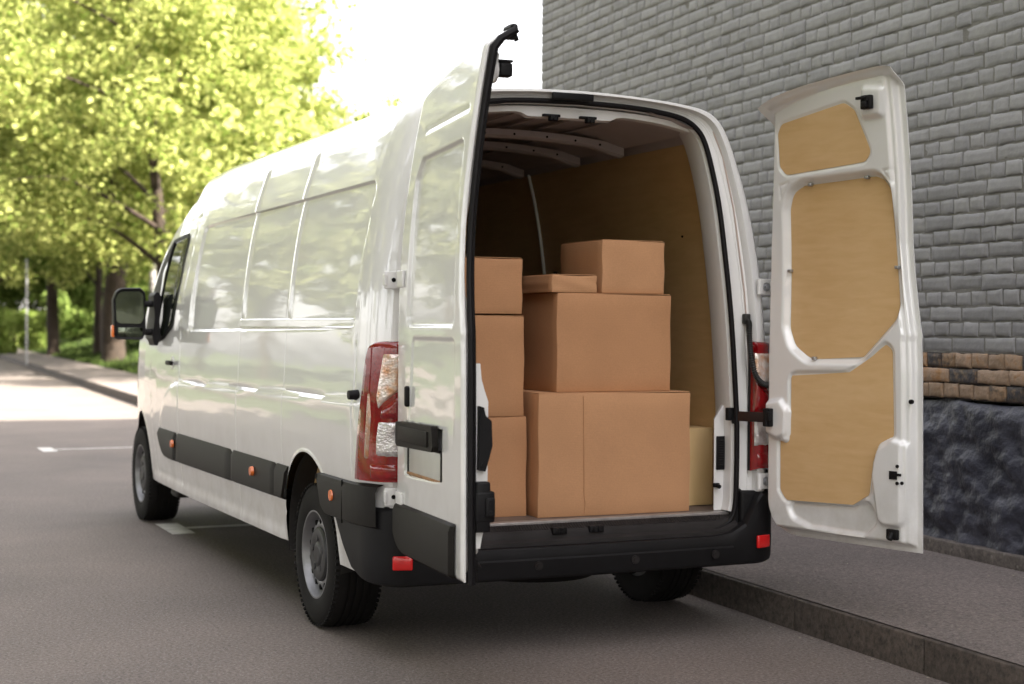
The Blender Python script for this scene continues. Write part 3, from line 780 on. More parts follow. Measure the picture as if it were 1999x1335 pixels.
# door-stop rubber on the flank, door handle, door lock
for s in (-1, 1):
    m = MB(); m.cyl((s*1.0,.235,1.137), (s*1.055,.235,1.137), .024, .020, n=20); m.make('door_stop', rubber, VAN)
    m = MB(); hx = s*1.03
    m.box((hx+s*.008,4.03,1.185), (.024,.16,.030), bev=.010); m.make('front_door_handle', trim, VAN)
    m = MB(); m.cyl((s*1.012,4.03,1.185),(s*1.020,4.03,1.185),.045,n=24); m.make('handle_cup', paint_in, VAN)
    # side window : rubber frame + glass + divider
    win = [(4.06,1.42),(4.36,1.335),(4.66,1.30),(5.14,1.33),(5.03,1.56),(4.68,1.88),(4.40,2.03),(3.885,2.035),(3.93,1.75)]
    wr = round_poly(win, [.06,.05,.03,.02,.03,.03,.04,.06,.3], 5)
    def surf(y, z, o): return (s*(secx(np.array([z]))[0]*wid(np.array([y]))[0]+o), y, z)
    def win_grid(poly, off, name, mat, par):
        zsr = np.linspace(min(p[1] for p in poly)+.001, max(p[1] for p in poly)-.001, 40); rows = []; pl = poly+[poly[0]]
        for z in zsr:
            xs = [a+(c-a)*(z-b)/(d-b) for (a, b), (c, d) in zip(pl[:-1], pl[1:]) if (b-z)*(d-z) <= 0 and abs(d-b) > 1e-9]
            if len(xs) < 2: continue
            rows.append([surf(min(xs)+(max(xs)-min(xs))*k/10, z, off*(1 if 0 < k < 10 else .3)) for k in range(11)])
        m = MB(); m.grid(rows); return m.make(name, mat, par, sharp=60)
    fr = win_grid(wr, .006, 'window_frame', rubber, VAN)
    gl = round_poly([(4.085,1.44),(4.36,1.36),(4.62,1.325),(4.62,1.80),(4.32,1.99),(3.915,2.005),(3.96,1.75)], .03, 4)
    win_grid(gl, .009, 'window_glass', glass_dark, fr)
    m = MB(); m.tube([surf(4.62,1.33,.010), surf(4.30,1.70,.010) if False else surf(4.50,1.60,.010), surf(4.40,1.86,.010), surf(4.33,1.99,.010)], .010, 6); m.make('window_divider', rubber, fr)
    # door mirror
    mir = link(bpy.data.objects.new('door_mirror', None)); mir.parent = VAN; mir.location = (s*1.22, 4.45, 1.50)
    def mm(): return MB()
    a = mm()
    pl = round_poly([(-.105,-.165),(.085,-.17),(.105,-.10),(.10,.15),(.07,.185),(-.085,.18),(-.115,.10)], [.04,.03,.03,.03,.03,.06,.05], 5)
    rows = []
    for sc, yy in ((.90,-.045),(.97,-.05),(1.0,-.035),(1.0,.02),(.92,.06),(.7,.09),(.3,.10),(.01,.102)): rows.append([(-s*x*sc*-1 if False else s*(-x)*sc, yy, z*sc) for x, z in pl])
    a.grid(rows, close_u=True); a.make('mirror_housing', black, mir, sharp=40)
    a = mm(); a.prism([(s*(-x)*.86, z*.62+.045) for x, z in pl], lambda p, q: (p, -.043, q), lambda p, q: (p, -.036, q)); g1 = a.make('mirror_glass', mirror_m, mir)
    a = mm(); a.box((0,-.040,-.118), (.165,.006,.065), bev=.002); g2 = a.make('wide_angle_glass', mirror_m, mir)
    a = mm(); a.prism([(s*(-x)*.93, z*.95) for x, z in pl], lambda p, q: (p, -.0365, q), lambda p, q: (p, -.02, q)); a.make('mirror_backing', black, mir)
    a = mm(); a.box((s*.112,-.01,-.11), (.02,.05,.08), bev=.008); a.make('repeater_lamp', amber, mir)
    a = mm(); a.box((-s*.14,.0,.075), (.12,.045,.042), bev=.012); a.box((-s*.14,.0,-.115), (.12,.045,.045), bev=.012)
    a.prism(round_poly([(-s*.18,.17),(-s*.205,.12),(-s*.19,-.02),(-s*.20,-.14),(-s*.17,-.24),(-s*.145,-.16),(-s*.16,-.02),(-s*.15,.13)], .02, 3), lambda p, q: (p, -.06, q), lambda p, q: (p, .12, q))
    a.make('mirror_arm', black, mir, sharp=35)
# front details (seen from elsewhere)
m = MB(); P = []
for x in np.linspace(-.78, .78, 41):
    y = 6.14-.16*(abs(x)/.78)**3
    P.append([(x, y-.10, .30), (x, y, .32), (x, y+.02, .45), (x, y, .62), (x, y-.05, .66)])
m.grid(P); m.make('front_bumper', trim, VAN)
for s in (-1, 1):
    m = MB(); m.box((s*.80,5.80,.98), (.20,.16,.30), rot=Matrix.Rotation(-s*.7,3,'Z'), bev=.05); m.make('headlight', clearlens, VAN)

# ------------- body hinges (leaf, knuckle, bolts)
for s in (-1, 1):
    for z, yo in ((1.63,0),(.715,0)):
        yr = y_rear(np.array([z]))[0]
        m = MB(); m.box((s*.925, yr-.020, z), (.085,.016,.075), rot=Matrix.Rotation(s*math.radians(12),3,'Z'), bev=.004)
        m.cyl((s*.888,yr-.035,z-.036), (s*.888,yr-.035,z+.036), .010); m.box((s*.962,yr-.010,z), (.012,.03,.05), bev=.003)
        hg = m.make('hinge', paint_in, VAN)
        m = MB(); m.cyl((s*.93,yr-.026,z), (s*.93,yr-.031,z), .009 if s < 0 else .022, n=16 if s < 0 else 8)
        if s > 0: m.cyl((s*.93,yr-.031,z), (s*.93,yr-.042,z), .012, n=6)
        m.make('hinge_bolt', dark if s < 0 else bolt_m, hg)
# cable hose between pillar and right door
m = MB(); hp = smooth_curve([(.842,.055,1.475),(.842,.025,1.462),(.832,.005,1.425),(.829,-.005,1.37),(.835,-.012,1.30),(.850,-.020,1.225),(.880,-.028,1.180),(.925,-.025,1.170),(.962,-.020,1.20),(.975,-.02,1.26)], 10)
rad = [.0135*(1+.13*math.sin(i*2.6)) for i in range(len(hp))]
# finer corrugation
L_ = np.linspace(0, len(hp)-1, 420); hp2 = np.stack([np.interp(L_, np.arange(len(hp)), hp[:,k]) for k in range(3)], -1)
m.tube(hp2, [.0125+.0022*math.sin(i*.95) for i in range(420)], 12); m.box((.842,.045,1.478), (.034,.03,.05), bev=.008); m.make('door_wiring_hose', cable_m, VAN, sharp=80)
# check strap holding the right door
m = MB(); m.box((.775,.08,1.030), (.030,.030,.060), bev=.004); m.box((.800,.070,1.022), (.03,.02,.075), bev=.004); m.make('check_strap_bracket', black, VAN)

# =================================================================== rear doors
def leanf(v): return .10*np.clip((v-1.45)/1.05, 0, None)**2
def make_door(side):
    """side=+1 right (inner face seen), -1 left. local: x=u hinge->free, y outward*side, z up"""
    if side > 0: O, d, W0, vbot, dv = (.955,.0), (.245,-.9695), .865, .478, 0.0
    else: O, d, W0, vbot, dv = (-.942,-.07), (-.068,-.998), .845, .500, -.035
    door = link(bpy.data.objects.new('rear_door', None)); door.parent = VAN
    xa = Vector((d[0], d[1], 0)).normalized(); za = Vector((0,0,1)); ya = za.cross(xa)
    Mx = Matrix((xa, ya, za)).transposed().to_4x4(); Mx.translation = (O[0], O[1], 0); door.matrix_local = Mx
    sg = side                                # outward is +y for right, -y for left
    vtop = lambda u: np.interp(u, [0,.07,.14,.21,.28,.36,.5,.62,.75,.80,.84,.88], [2.35,2.415,2.452,2.476,2.493,2.508,2.527,2.538,2.546,2.545,2.535,2.50])
    def uL(v): 
        R = .17; t = np.clip(vbot+R-v, 0, R); base = R-np.sqrt(np.maximum(R*R-t*t, 0))
        return base*1.05 + np.interp(v, [1.3,1.53,1.8,2.0,2.2,2.35,2.47,2.56], [0,.006,.022,.042,.068,.092,.118,.14])
    def uR(v):
        return np.interp(v, [.48,1.25,1.36,1.44,1.55,1.65,1.8,2.5,2.6], [.010,.002,-.003,-.009,-.024,-.035,-.044,-.034,-.034])+W0+.005*np.exp(-((v-1.41)/.02)**2)
    nu, nv = 150, 300
    A, B = np.meshgrid(np.linspace(0, 1, nu), np.linspace(0, 1, nv))
    v = vbot+(vtop(A*W0)-vbot)*B
    for _ in range(4):
        u = uL(v)+(uR(v)-uL(v))*A; v = vbot+(vtop(u)-vbot)*B
    vt = vtop(u)
    # outer skin
    roll = (.085+.045*sstep(-u, -.6, -.1))*sstep(v-vt, -.075, 0.010)
    wo = -leanf(v)-roll
    edge = np.minimum(np.minimum(u-uL(v), uR(v)-u), np.minimum(v-vbot, vt-v))
    wo = wo - .010*(1-sstep(edge, 0, .012))
    # pressed outline on the outside
    hd = [(.13,1.435),(uR(1.5)-.085,1.435),(uR(2.1)-.095,2.135),(.20,2.115),(.15,2.05)]
    sd = sd_poly(u, v, [(.17,1.475),(W0-.14,1.475),(W0-.15,2.095),(.23,2.075),(.19,2.02)])-.04
    wo -= .015*sstep(-sd, -.006, .010)
    sd = sd_poly(u, v, [(.19,.80),(W0-.12,.80),(W0-.12,1.36),(.24,1.36),(.20,1.05)])-.03
    wo -= .006*sstep(-sd, -.006, .012)*sstep(v, .95, 1.25)
    wo -= .006*np.exp(-(sd_line(u, v, [(.22,2.225),(W0-.11,2.25)])/.010)**2)
    if side < 0:
        sd = sd_poly(u, v, [(.125,.84),(.60,.855),(.60,1.03),(.125,1.03)])-.012
        wo -= .022*sstep(-sd, -.003, .006)
    # inner frame
    TH = .068
    flange = sstep(edge, .022, .045)
    wi = -leanf(v) - .016 - (TH-.016)*flange
    wi = np.where(v > vt-.095, wi*1.0 - (roll)*(1-flange) , wi)
    # step along the free side
    wi += .018*(1-sstep(uR(v)-u, .055, .07))*flange
    S = side
    top = [(.176,2.365),(.545,2.422),(.596,2.385),(.664,2.20),(.63,2.160),(.178,2.135),(.143,2.175),(.150,2.325)]
    mid = [(.165,1.98),(.19,2.055),(.265,2.086),(.690,2.098),(.735,2.04),(.765,1.53),(.745,1.475),(.560,1.30),(.27,1.297),(.18,1.355),(.147,1.437)]
    low = [(.176,1.225),(.50,1.235),(.63,1.31),(.715,1.373),(.745,1.34),(.755,.975),(.73,.95),(.672,.915),(.645,.856),(.627,.709),(.529,.652),(.150,.644),(.115,.688),(.113,.926),(.175,.934)]
    def scale_in(poly, dd):
        return poly
    sdt = sd_poly(u, v, round_poly(top, .035, 3)); sdm = sd_poly(u, v, round_poly(mid, .075, 3)); sdl = sd_poly(u, v, round_poly(low, .03, 2))
    wi += .006*sstep(-sdt, -.012, -.004)
    wi += .036*sstep(-sdm, -.030, .004)
    wi += .010*sstep(-sdl, -.018, -.004)
    # raised lip around the lower and mid panels
    # lock block near the free edge: raised boss
    sd = sd_poly(u, v, round_poly([(.70,.60),(.80,.60),(.83,.78),(.83,.93),(.75,.95),(.69,.92),(.665,.80)], .03, 3))-.012
    wi -= .020*sstep(-sd, -.012, .010)*sstep(edge, .03, .05)
    # recessed trough at the bottom
    sd = sd_poly(u, v, round_poly([(.17,.635),(.52,.635),(.62,.665),(.66,.60),(.60,.545),(.30,.548),(.20,.58)], .03, 3))-.008
    wi += .024*sstep(-sd, -.020, .004)
    # check-strap boss
    sd = sd_poly(u, v, [(.055,.96),(.145,.93),(.155,1.05),(.12,1.09),(.055,1.08)])-.010
    wi -= .026*sstep(-sd, -.018, .008)
    # triangular pressings
    for tri in ([(.135,2.03),(.135,2.09),(.19,2.10)], [(.72,2.115),(.765,2.12),(.765,2.06)]):
        sd = sd_poly(u, v, tri); wi += .004*np.exp(-(sd/.005)**2)
    # upper latch boss
    sd = sd_poly(u, v, [(.655,2.36),(.735,2.36),(.745,2.45),(.67,2.46)])-.012
    wi -= .018*sstep(-sd, -.015, .010)
    # small waviness where the metal is pressed
    Vv = []; F = []
    Po = np.stack([u, wo*sg, v], -1); Pi = np.stack([u, wi*sg, v], -1)
    def gridfaces(base, rev):
        for i in range(nv-1):
            for j in range(nu-1):
                f = (base+i*nu+j, base+i*nu+j+1, base+(i+1)*nu+j+1, base+(i+1)*nu+j); F.append(f[::-1] if rev else f)
    V = np.concatenate([Po.reshape(-1,3), Pi.reshape(-1,3)])
    gridfaces(0, side < 0 and False); gridfaces(nu*nv, True)
    n0 = nu*nv
    loop = [j for j in range(nu)]+[i*nu+nu-1 for i in range(1, nv)]+[(nv-1)*nu+j for j in range(nu-2, -1, -1)]+[i*nu for i in range(nv-2, 0, -1)]
    for a, b in zip(loop, loop[1:]+loop[:1]): F.append((b, a, n0+a, n0+b))
    me = MB(); me.V = [tuple(p) for p in V]; me.F = F; me.M = [0]*len(F)
    sh = me.make('door_panel', paint, door, sharp=50)
    # ---- inner plywood boards
    def W(u_, v_, dd): return -(float(leanf(np.array(v_)))+dd)*sg
    def board(poly, dd, name='plywood_panel', mat=ply, th=.005, r=.03):
        poly = round_poly(poly, r, 5); zr = np.linspace(min(p[1] for p in poly)+.0005, max(p[1] for p in poly)-.0005, 60); pl = poly+[poly[0]]
        fr, bk = [], []
        for z in zr:
            xs = [a+(c-a)*(z-b)/(e-b) for (a, b), (c, e) in zip(pl[:-1], pl[1:]) if (b-z)*(e-z) <= 0 and abs(e-b) > 1e-9]
            if len(xs) < 2: continue
            x0, x1 = min(xs), max(xs)
            fr.append([(x0, W(0, z, dd-th), z)]+[(x0+(x1-x0)*k/8, W(0, z, dd), z) for k in range(9)]+[(x1, W(0, z, dd-th), z)])
        m = MB(); m.grid(fr); return m.make(name, mat, door, sharp=30)
    shr = lambda poly, k: [(.5*(0)+p[0], p[1]) for p in poly]
    board(top, TH-.006+.003, r=.035); board(low, TH-.010+.003, r=.022)
    bm_ = board(mid, TH-.036+.004, r=.07)
    for (cu, cv) in ((.30,2.085),(.62,2.095),(.30,1.30),(.158,1.70),(.762,1.70)):
        m = MB(); m.box((cu, W(0, cv, .048), cv), (.020,.020,.014), bev=.003); m.make('panel_clip', bolt_m, bm_)
    # ---- outer lower moulding
    m = MB(); P = []
    for k in range(50):
        uu_ = .012+(W0-.058-.012)*k/49
        bot = vbot+.004 + (.17-math.sqrt(max(0, .17**2-max(0, .17-uu_)**2)))*.9
        zt = .705 if side < 0 else .700
        e = 0 if 0 < k < 49 else .018
        P.append([(uu_, -.004*-sg*0+0*sg, zt), (uu_, (.018-e)*sg, zt-.008), (uu_, (.026-e)*sg, zt-.03), (uu_, (.026-e)*sg, bot+.012), (uu_, (.012-e)*sg, bot), (uu_, -.004*sg, bot-.002)])
    m.grid(P); m.make('lower_moulding', trim, door, sharp=28)
    # ---- door-side hinge leaves
    for hz in (1.63,.715):
        m = MB(); m.box((.055, .004*sg, hz), (.085,.012,.07), bev=.004); m.make('hinge_leaf', paint_in, door)
    # side stop rubber
    m = MB(); m.box((.165, .006*sg, 1.150), (.030,.022,.085), bev=.010); m.make('stop_buffer', rubber, door)
    # latches
    m = MB(); cu, cv = .692, 2.405; y0 = W(0, cv, TH+.018)
    m.box((cu, y0-.012*sg, cv), (.055,.026,.060), bev=.006); m.box((cu-.02, y0-.030*sg, cv+.018), (.045,.018,.012), bev=.003); m.box((cu+.005, y0-.030*sg, cv-.012), (.022,.030,.022), bev=.004)
    m.cyl((cu+.012,y0-.02*sg,cv+.005),(cu+.012,y0-.034*sg,cv+.005),.006); m.make('upper_latch', black, door)
    m = MB(); cu, cv = .765, .552; y0 = W(0, cv, TH)
    m.box((cu, y0-.008*sg, cv), (.060,.020,.045), bev=.006); m.cyl((cu, y0-.012*sg, cv+.005), (cu, y0-.030*sg, cv-.02), .012); m.make('lower_latch', black, door)
    if side > 0:
        m = MB(); y0 = W(0, .80, TH+.018)
        m.box((.775,y0-.003*sg,.808),(.040,.008,.036),bev=.002); m.box((.800,y0-.005*sg,.812),(.035,.008,.012),bev=.002)
        for a, b in ((.797,.848),(.797,.775),(.822,.778)): m.cyl((a,y0-.001*sg,b),(a,y0-.007*sg,b),.0075,n=12)
        m.make('lock_plate', black, door)
        m = MB(); yy = W(0,1.125,.040); m.cyl((W0-.022,W(0,1.12,.052),1.125),(W0-.022,W(0,1.12,.064),1.125),.010,n=14); m.make('rubber_plug', rubber, door)
        m = MB(); y0 = W(0,1.02,TH+.026)
        m.box((.075,y0-.012*sg,1.022),(.045,.028,.085),bev=.006); m.box((.092,y0-.026*sg,1.03),(.018,.022,.04),bev=.005); m.cyl((.08,y0-.03*sg,.985),(.08,y0-.03*sg,1.065),.008)
        m.make('check_mount', black, door)
    else:
        # licence-plate recess with handle bar above
        m = MB(); P = round_poly([(.082,.955),(.105,.945),(.575,.955),(.590,.975),(.575,1.055),(.085,1.045)], .012, 4)
        m.prism(P, lambda a, b: (a, .006*sg, b), lambda a, b: (a*1.0, .032*sg, b*.998+.002)); m.box((.33,.034*sg,1.0),(.40,.006,.060),bev=.002); m.make('door_handle', trim, door)
        m = MB(); m.box((.36,-.010*sg,.897), (.42,.006,.112), bev=.003); pl_ = m.make('licence_plate', plate_m, door)
        m = MB(); m.box((.36,-.008*sg,.838), (.44,.014,.012), bev=.003); m.make('plate_rim', rust_m, pl_)
        m = MB(); m.box((.585,-.010*sg,.895), (.014,.014,.125), bev=.002); m.box((.142,-.010*sg,.895), (.008,.014,.12), bev=.002); m.box((.36,-.004*sg,.955),(.44,.010,.010)); m.make('plate_bracket', rubber, pl_)
        # black seal down the free edge and across the top
        pts = []
        for vv in np.linspace(.49, float(vtop(W0-.06))-.01, 60):
            rollv = .105*float(sstep(np.array(vv-float(vtop(W0-.06))), -.070, 0.010))
            pts.append((float(uR(np.array(vv)))+.004, -(.034+float(leanf(np.array(vv)))+rollv*.8)*sg, vv))
        for q in range(1, 8):
            uq = pts[59][0]-.012*q; pts.append((uq, pts[59][1]-.0*sg, float(vtop(np.array(uq)))+.003))
        m = MB(); m.tube(pts, [.012]*50+[.012+.0004*k for k in range(len(pts)-50)], 10); m.tube([(p[0]-.004, p[1]-.014*sg, p[2]) for p in pts[:60]], .007, 8); m.make('edge_seal', rubber, door)
        # inner lobes carrying the two locks
        for (a, b, c0, nm) in ((.855,1.05,.155,'mid_lock'),):
            m = MB(); P = round_poly([(a-.03,1.00-.09),(a+.012,.90),(a+.024,.98),(a+.020,1.10),(a-.01,1.15),(a-.03,1.10)], .01, 3)
            m.prism([(-x, z) for x, z in [(.060,.91),(.085,.905),(.100,.955),(.112,1.0),(.108,1.09),(.085,1.11),(.078,1.14),(.062,1.145)]], lambda p, q: (a-.02, -p*-1*sg, q), lambda p, q: (a+.015, p*sg, q)); m.cyl((a+.012,-.072*sg,1.135),(a+.02,-.072*sg,1.135),.006); m.cyl((a+.012,-.072*sg,.93),(a+.02,-.072*sg,.93),.006)
            m.make(nm, black, door, sharp=30)
        m = MB(); m.box((.850,-.085*sg,.775), (.050,.075,.115), bev=.010); m.box((.85,-.078*sg,.775),(.045,.055,.185),bev=.008); m.box((.880,-.100*sg,.775), (.02,.035,.07), bev=.006)
        for z in (.755,.795): m.cyl((.885,-.100*sg,z),(.894,-.100*sg,z),.009,n=12)
        m.make('rear_lock', black, door)
        m = MB(); P = [(-.055,.62),(-.075,.62),(-.082,.66),(-.102,.74),(-.104,1.16),(-.090,1.20),(-.078,1.24),(-.072,1.30),(-.055,1.30)]
        m.prism([(p, z) for p, z in P], lambda p, q: (.60, p*sg, q), lambda p, q: (.842, p*sg, q)); m.make('lock_housing', paint_in, door, sharp=30)
        m = MB(); 
        m.box((W0-.05,-.195*sg,2.512), (.035,.050,.018), bev=.004); m.box((W0-.05,-.220*sg,2.515), (.030,.010,.034), rot=Matrix.Rotation(sg*math.radians(-20),3,'X'), bev=.003); m.make('top_catch', black, door)
        m = MB(); m.cyl((.70,-.12*sg,2.40), (.70,-.175*sg,2.40), .065, .045, n=24); m.make('latch_boss', paint_in, door)
        m = MB(); m.box((.72,-.205*sg,2.40), (.05,.05,.05), bev=.006); m.box((.72,-.205*sg,2.435),(.03,.06,.010),bev=.003); m.make('catch_claw', black, door)
        m = MB(); m.cyl((W0-.01,-.045*sg,.500),(W0-.01,-.045*sg,.535),.022,.018,n=14); m.make('bump_stop', rubber, door)
    return door
rd = make_door(1); ld = make_door(-1)
# check strap from pillar to right door
a = Vector((.790,.060,1.022)); b = Vector((.955,.0,0))+Vector((.245,-.9695,0))*.085+Vector((.9695,.245,0))*-.112+Vector((0,0,1.022))
dv_ = b-a; m = MB(); m.box((a+b)/2, (dv_.length,.007,.046), rot=Matrix.Rotation(math.atan2(dv_.y, dv_.x),3,'Z')@Matrix.Rotation(-math.asin(dv_.z/dv_.length),3,'Y'), bev=.002)
m.make('check_strap', pmat('strap_brown_black', (.020,.010,.009), .4), VAN)

# =================================================================== boxes
def carton(x0, x1, y0, dep, z0, h, label, mat=card, rz=0, seam=True, tape=False, flute=False):
    wd = x1-x0
    root = thing('cardboard_box', label, 'box', ((x0+x1)/2, y0+dep/2, z0), rz, 'cardboard boxes loaded in the van')
    m = MB(); bm = bmesh.new(); bmesh.ops.create_cube(bm, size=1)
    bmesh.ops.subdivide_edges(bm, edges=bm.edges[:], cuts=6, use_grid_fill=True)
    sx = (x0*17+z0*31) % 6.28
    for v in bm.verts:
        x, y, z = v.co*2
        bul = .004
        nx = x*wd/2 + (bul*(1-y*y)*(1-z*z)*x if abs(x) > .99 else 0)
        ny = y*dep/2 + (bul*(1-x*x)*(1-z*z)*y if abs(y) > .99 else 0)
        nz = (z+1)*h/2 + (.003*math.sin(x*2+sx)*(1-abs(y)*.3) if z > .99 else 0)
        v.co = (nx + .0015*math.sin(z*5+sx), ny+.0015*math.sin(z*4+x*3+sx), nz)
    edges = [e for e in bm.edges if e.calc_face_angle(0) > .9]
    bmesh.ops.bevel(bm, geom=edges, offset=.0022, segments=2, profile=.5, affect='EDGES')
    me = bpy.data.meshes.new('carton'); bm.to_mesh(me); bm.free(); me.materials.append(mat)
    me.polygons.foreach_set('use_smooth', [True]*len(me.polygons)); me.set_sharp_from_angle(angle=math.radians(50))
    o = link(bpy.data.objects.new('carton', me)); o.parent = root
    # top flaps: a slightly raised pair meeting in the middle
    m = MB()
    m.box((0,-dep*.25,h+.0035), (wd-.006, dep*.5-.004, .003), bev=.0008); m.box((0,dep*.25,h+.0035), (wd-.006, dep*.5-.004, .003), bev=.0008)
    m.make('flap', mat, root)
    if tape:
        m = MB(); m.tube([(-wd*.5+.23,-dep/2-.0062,.012),(-wd*.5+.235,-dep/2-.0066,.06),(-wd*.5+.228,-dep/2-.0066,.10),(-wd*.5+.226,-dep/2-.0066,h*.6),(-wd*.5+.222,-dep/2-.0062,h-.01)], .0018, 6); m.make('crease', mat, root)
    return root
FZ = .5675; g = .0068
carton(-.155,.630,.195,.50,FZ,.562, 'largest cardboard box, with a vertical crease, standing on the van floor', card_b, math.radians(-1.3), tape=True)
carton(-.68,-.176,.301,.46,FZ,.452, 'bottom box of the left-hand stack, standing on the van floor', card)
carton(-.70,-.190,.303,.46,FZ+.452+g,.455, 'middle box of the left-hand stack of three', card)
carton(-.66,-.200,.305,.42,FZ+.907+2*g+.006,.252, 'top box of the left-hand stack, slightly tilted on the box beneath it', card)
carton(-.050,.549,.245,.48,FZ+.562+g,.452, 'wide cardboard box stacked on top of the largest box', card)
zt2 = FZ+.562+g+.452+g
carton(-.077,.154,.245,.34,zt2,.078, 'small flat cardboard box lying on the wide upper box', card_b)
carton(.190,.522,.262,.44,zt2,.245, 'topmost cube-like cardboard box beside the flat one', card_b)

# =================================================================== setting: ground
def sheet(name, pts, z, mat, kind='structure', label=None):
    m = MB(); m.add([(x, y, z) for x, y in pts], [tuple(range(len(pts)))])
    o = m.make(name, mat); tag(o, label, None, None, kind)
    for p in o.data.polygons: pass
    return o
SL = .045
KX0 = 1.095
def kx(y): return KX0+SL*y if y > -30 else KX0-30*SL
sheet('ground', [(-900,-900),(900,-900),(900,900),(-900,900)], -.04, grass_m)
sheet('road', [(-8.5,-60),(kx(-30)-.0,-60),(kx(-30),-30),(kx(230),230),(-8.5+SL*230,230)], 0.0, asphalt)
def strip(name, off0, off1, z, mat, y0=-60, y1=230, n=60, kind='structure'):
    m = MB(); P = []
    for y in np.linspace(y0, y1, n): P.append([(KX0+SL*y+off0, y, z), (KX0+SL*y+off1, y, z)])
    m.grid(P); return tag(m.make(name, mat), kind=kind)
PZ = .148
strip('pavement', .022, 1.72, .1555, pave_m)
# kerb as stones with joints
m = MB(); y = -14.0
while y < 130:
    Lg = 1.0; c = Vector((KX0+SL*(y+Lg/2)+.065, y+Lg/2, .062)); ang = -math.atan(SL)
    dz = random.uniform(-.002,.002)
    m.box((c.x+random.uniform(-.002,.002), c.y, c.z+dz), (.14, Lg-.006, .18), rot=Matrix.Rotation(ang,3,'Z'), bev=.007 if y < 12 else 0); y += Lg
tag(m.make('kerb', concrete), kind='structure')
# left side of the street
m = MB(); P = [[(-8.5+SL*y-.15, y, .14), (-8.5+SL*y, y, .14), (-8.5+SL*y, y, -.02)] for y in np.linspace(-60,230,30)]; m.grid(P); tag(m.make('kerb', concrete), kind='structure')
m = MB(); P = [[(-10.6+SL*y, y, .135), (-8.6+SL*y, y, .135)] for y in np.linspace(-60,230,30)]; m.grid(P); tag(m.make('pavement', pave_m), kind='structure')
# bank of grass beyond the right pavement, past the building
def bank_z(x, y):
    off = x-(KX0+SL*y)-1.72
    s = float(sstep(np.array(off), 0.0, 5.0)); return PZ-.01+.95*s+.12*noise.noise(Vector((x*.25,y*.25,0)))*s
m = MB(); P = []
for y in np.linspace(7.4, 200, 120):
    P.append([(KX0+SL*y+1.72+o, y, bank_z(KX0+SL*y+1.72+o, y)) for o in (0,.4,.8,1.3,2,3,4,5,7,10,16,30,60)])
m.grid(P); bank = tag(m.make('grass_bank', grass_m), kind='structure')
m = MB(); P = []
for y in np.linspace(-60, 200, 60):
    P.append([(-10.6+SL*y-o, y, .13+.5*float(sstep(np.array(float(o)),0,8))) for o in (0,2,5,9,20,50)])
m.grid(P); tag(m.make('grass_verge', grass_m), kind='structure')
# grass blades
V = []; F = []
def blade(x, y, z, h, wd):
    a = random.uniform(0, 2*PI); dx, dy = math.cos(a)*wd, math.sin(a)*wd; lx, ly = random.uniform(-.3,.3)*h, random.uniform(-.3,.3)*h
    b = len(V); V.extend([(x-dx,y-dy,z),(x+dx,y+dy,z),(x+lx,y+ly,z+h)]); F.append((b,b+1,b+2))
for _ in range(26000):
    y = 18+random.random()**1.5*65; o = .02+random.random()**1.3*7; x = KX0+SL*y+1.72+o
    blade(x, y, bank_z(x, y)-.01, random.uniform(.06,.20), random.uniform(.008,.02)*(1+y/40))
g_ = mesh_from('grass', V, F, blade_m, smooth=False); tag(g_, kind='stuff')
# bay markings
def mark(pts):
    m = MB(); m.add([(x, y, .004) for x, y in pts], [tuple(range(len(pts)))]); return m
def tee(x, y, bw, label, ln):
    r = thing('bay_marking', label, 'road marking', (x, y, 0), 0, 'parking bay markings')
    m = MB(); 
    m.add([(0,-.30,.004),(.16,-.30,.004),(.16,.30,.004),(0,.30,.004)], [(0,1,2,3)])
    m.add([(.163,-.045,.004),(ln,-.045,.004),(ln,.045,.004),(.163,.045,.004)], [(0,1,2,3)])
    m.make('painted_line', markm, r); return r
tee(-.93, 4.72, .1, 'white T-shaped bay marking on the asphalt running under the van', 2.0)
tee(-.83, 12.05, .1, 'white T-shaped bay marking on the road ahead of the van', 2.2)

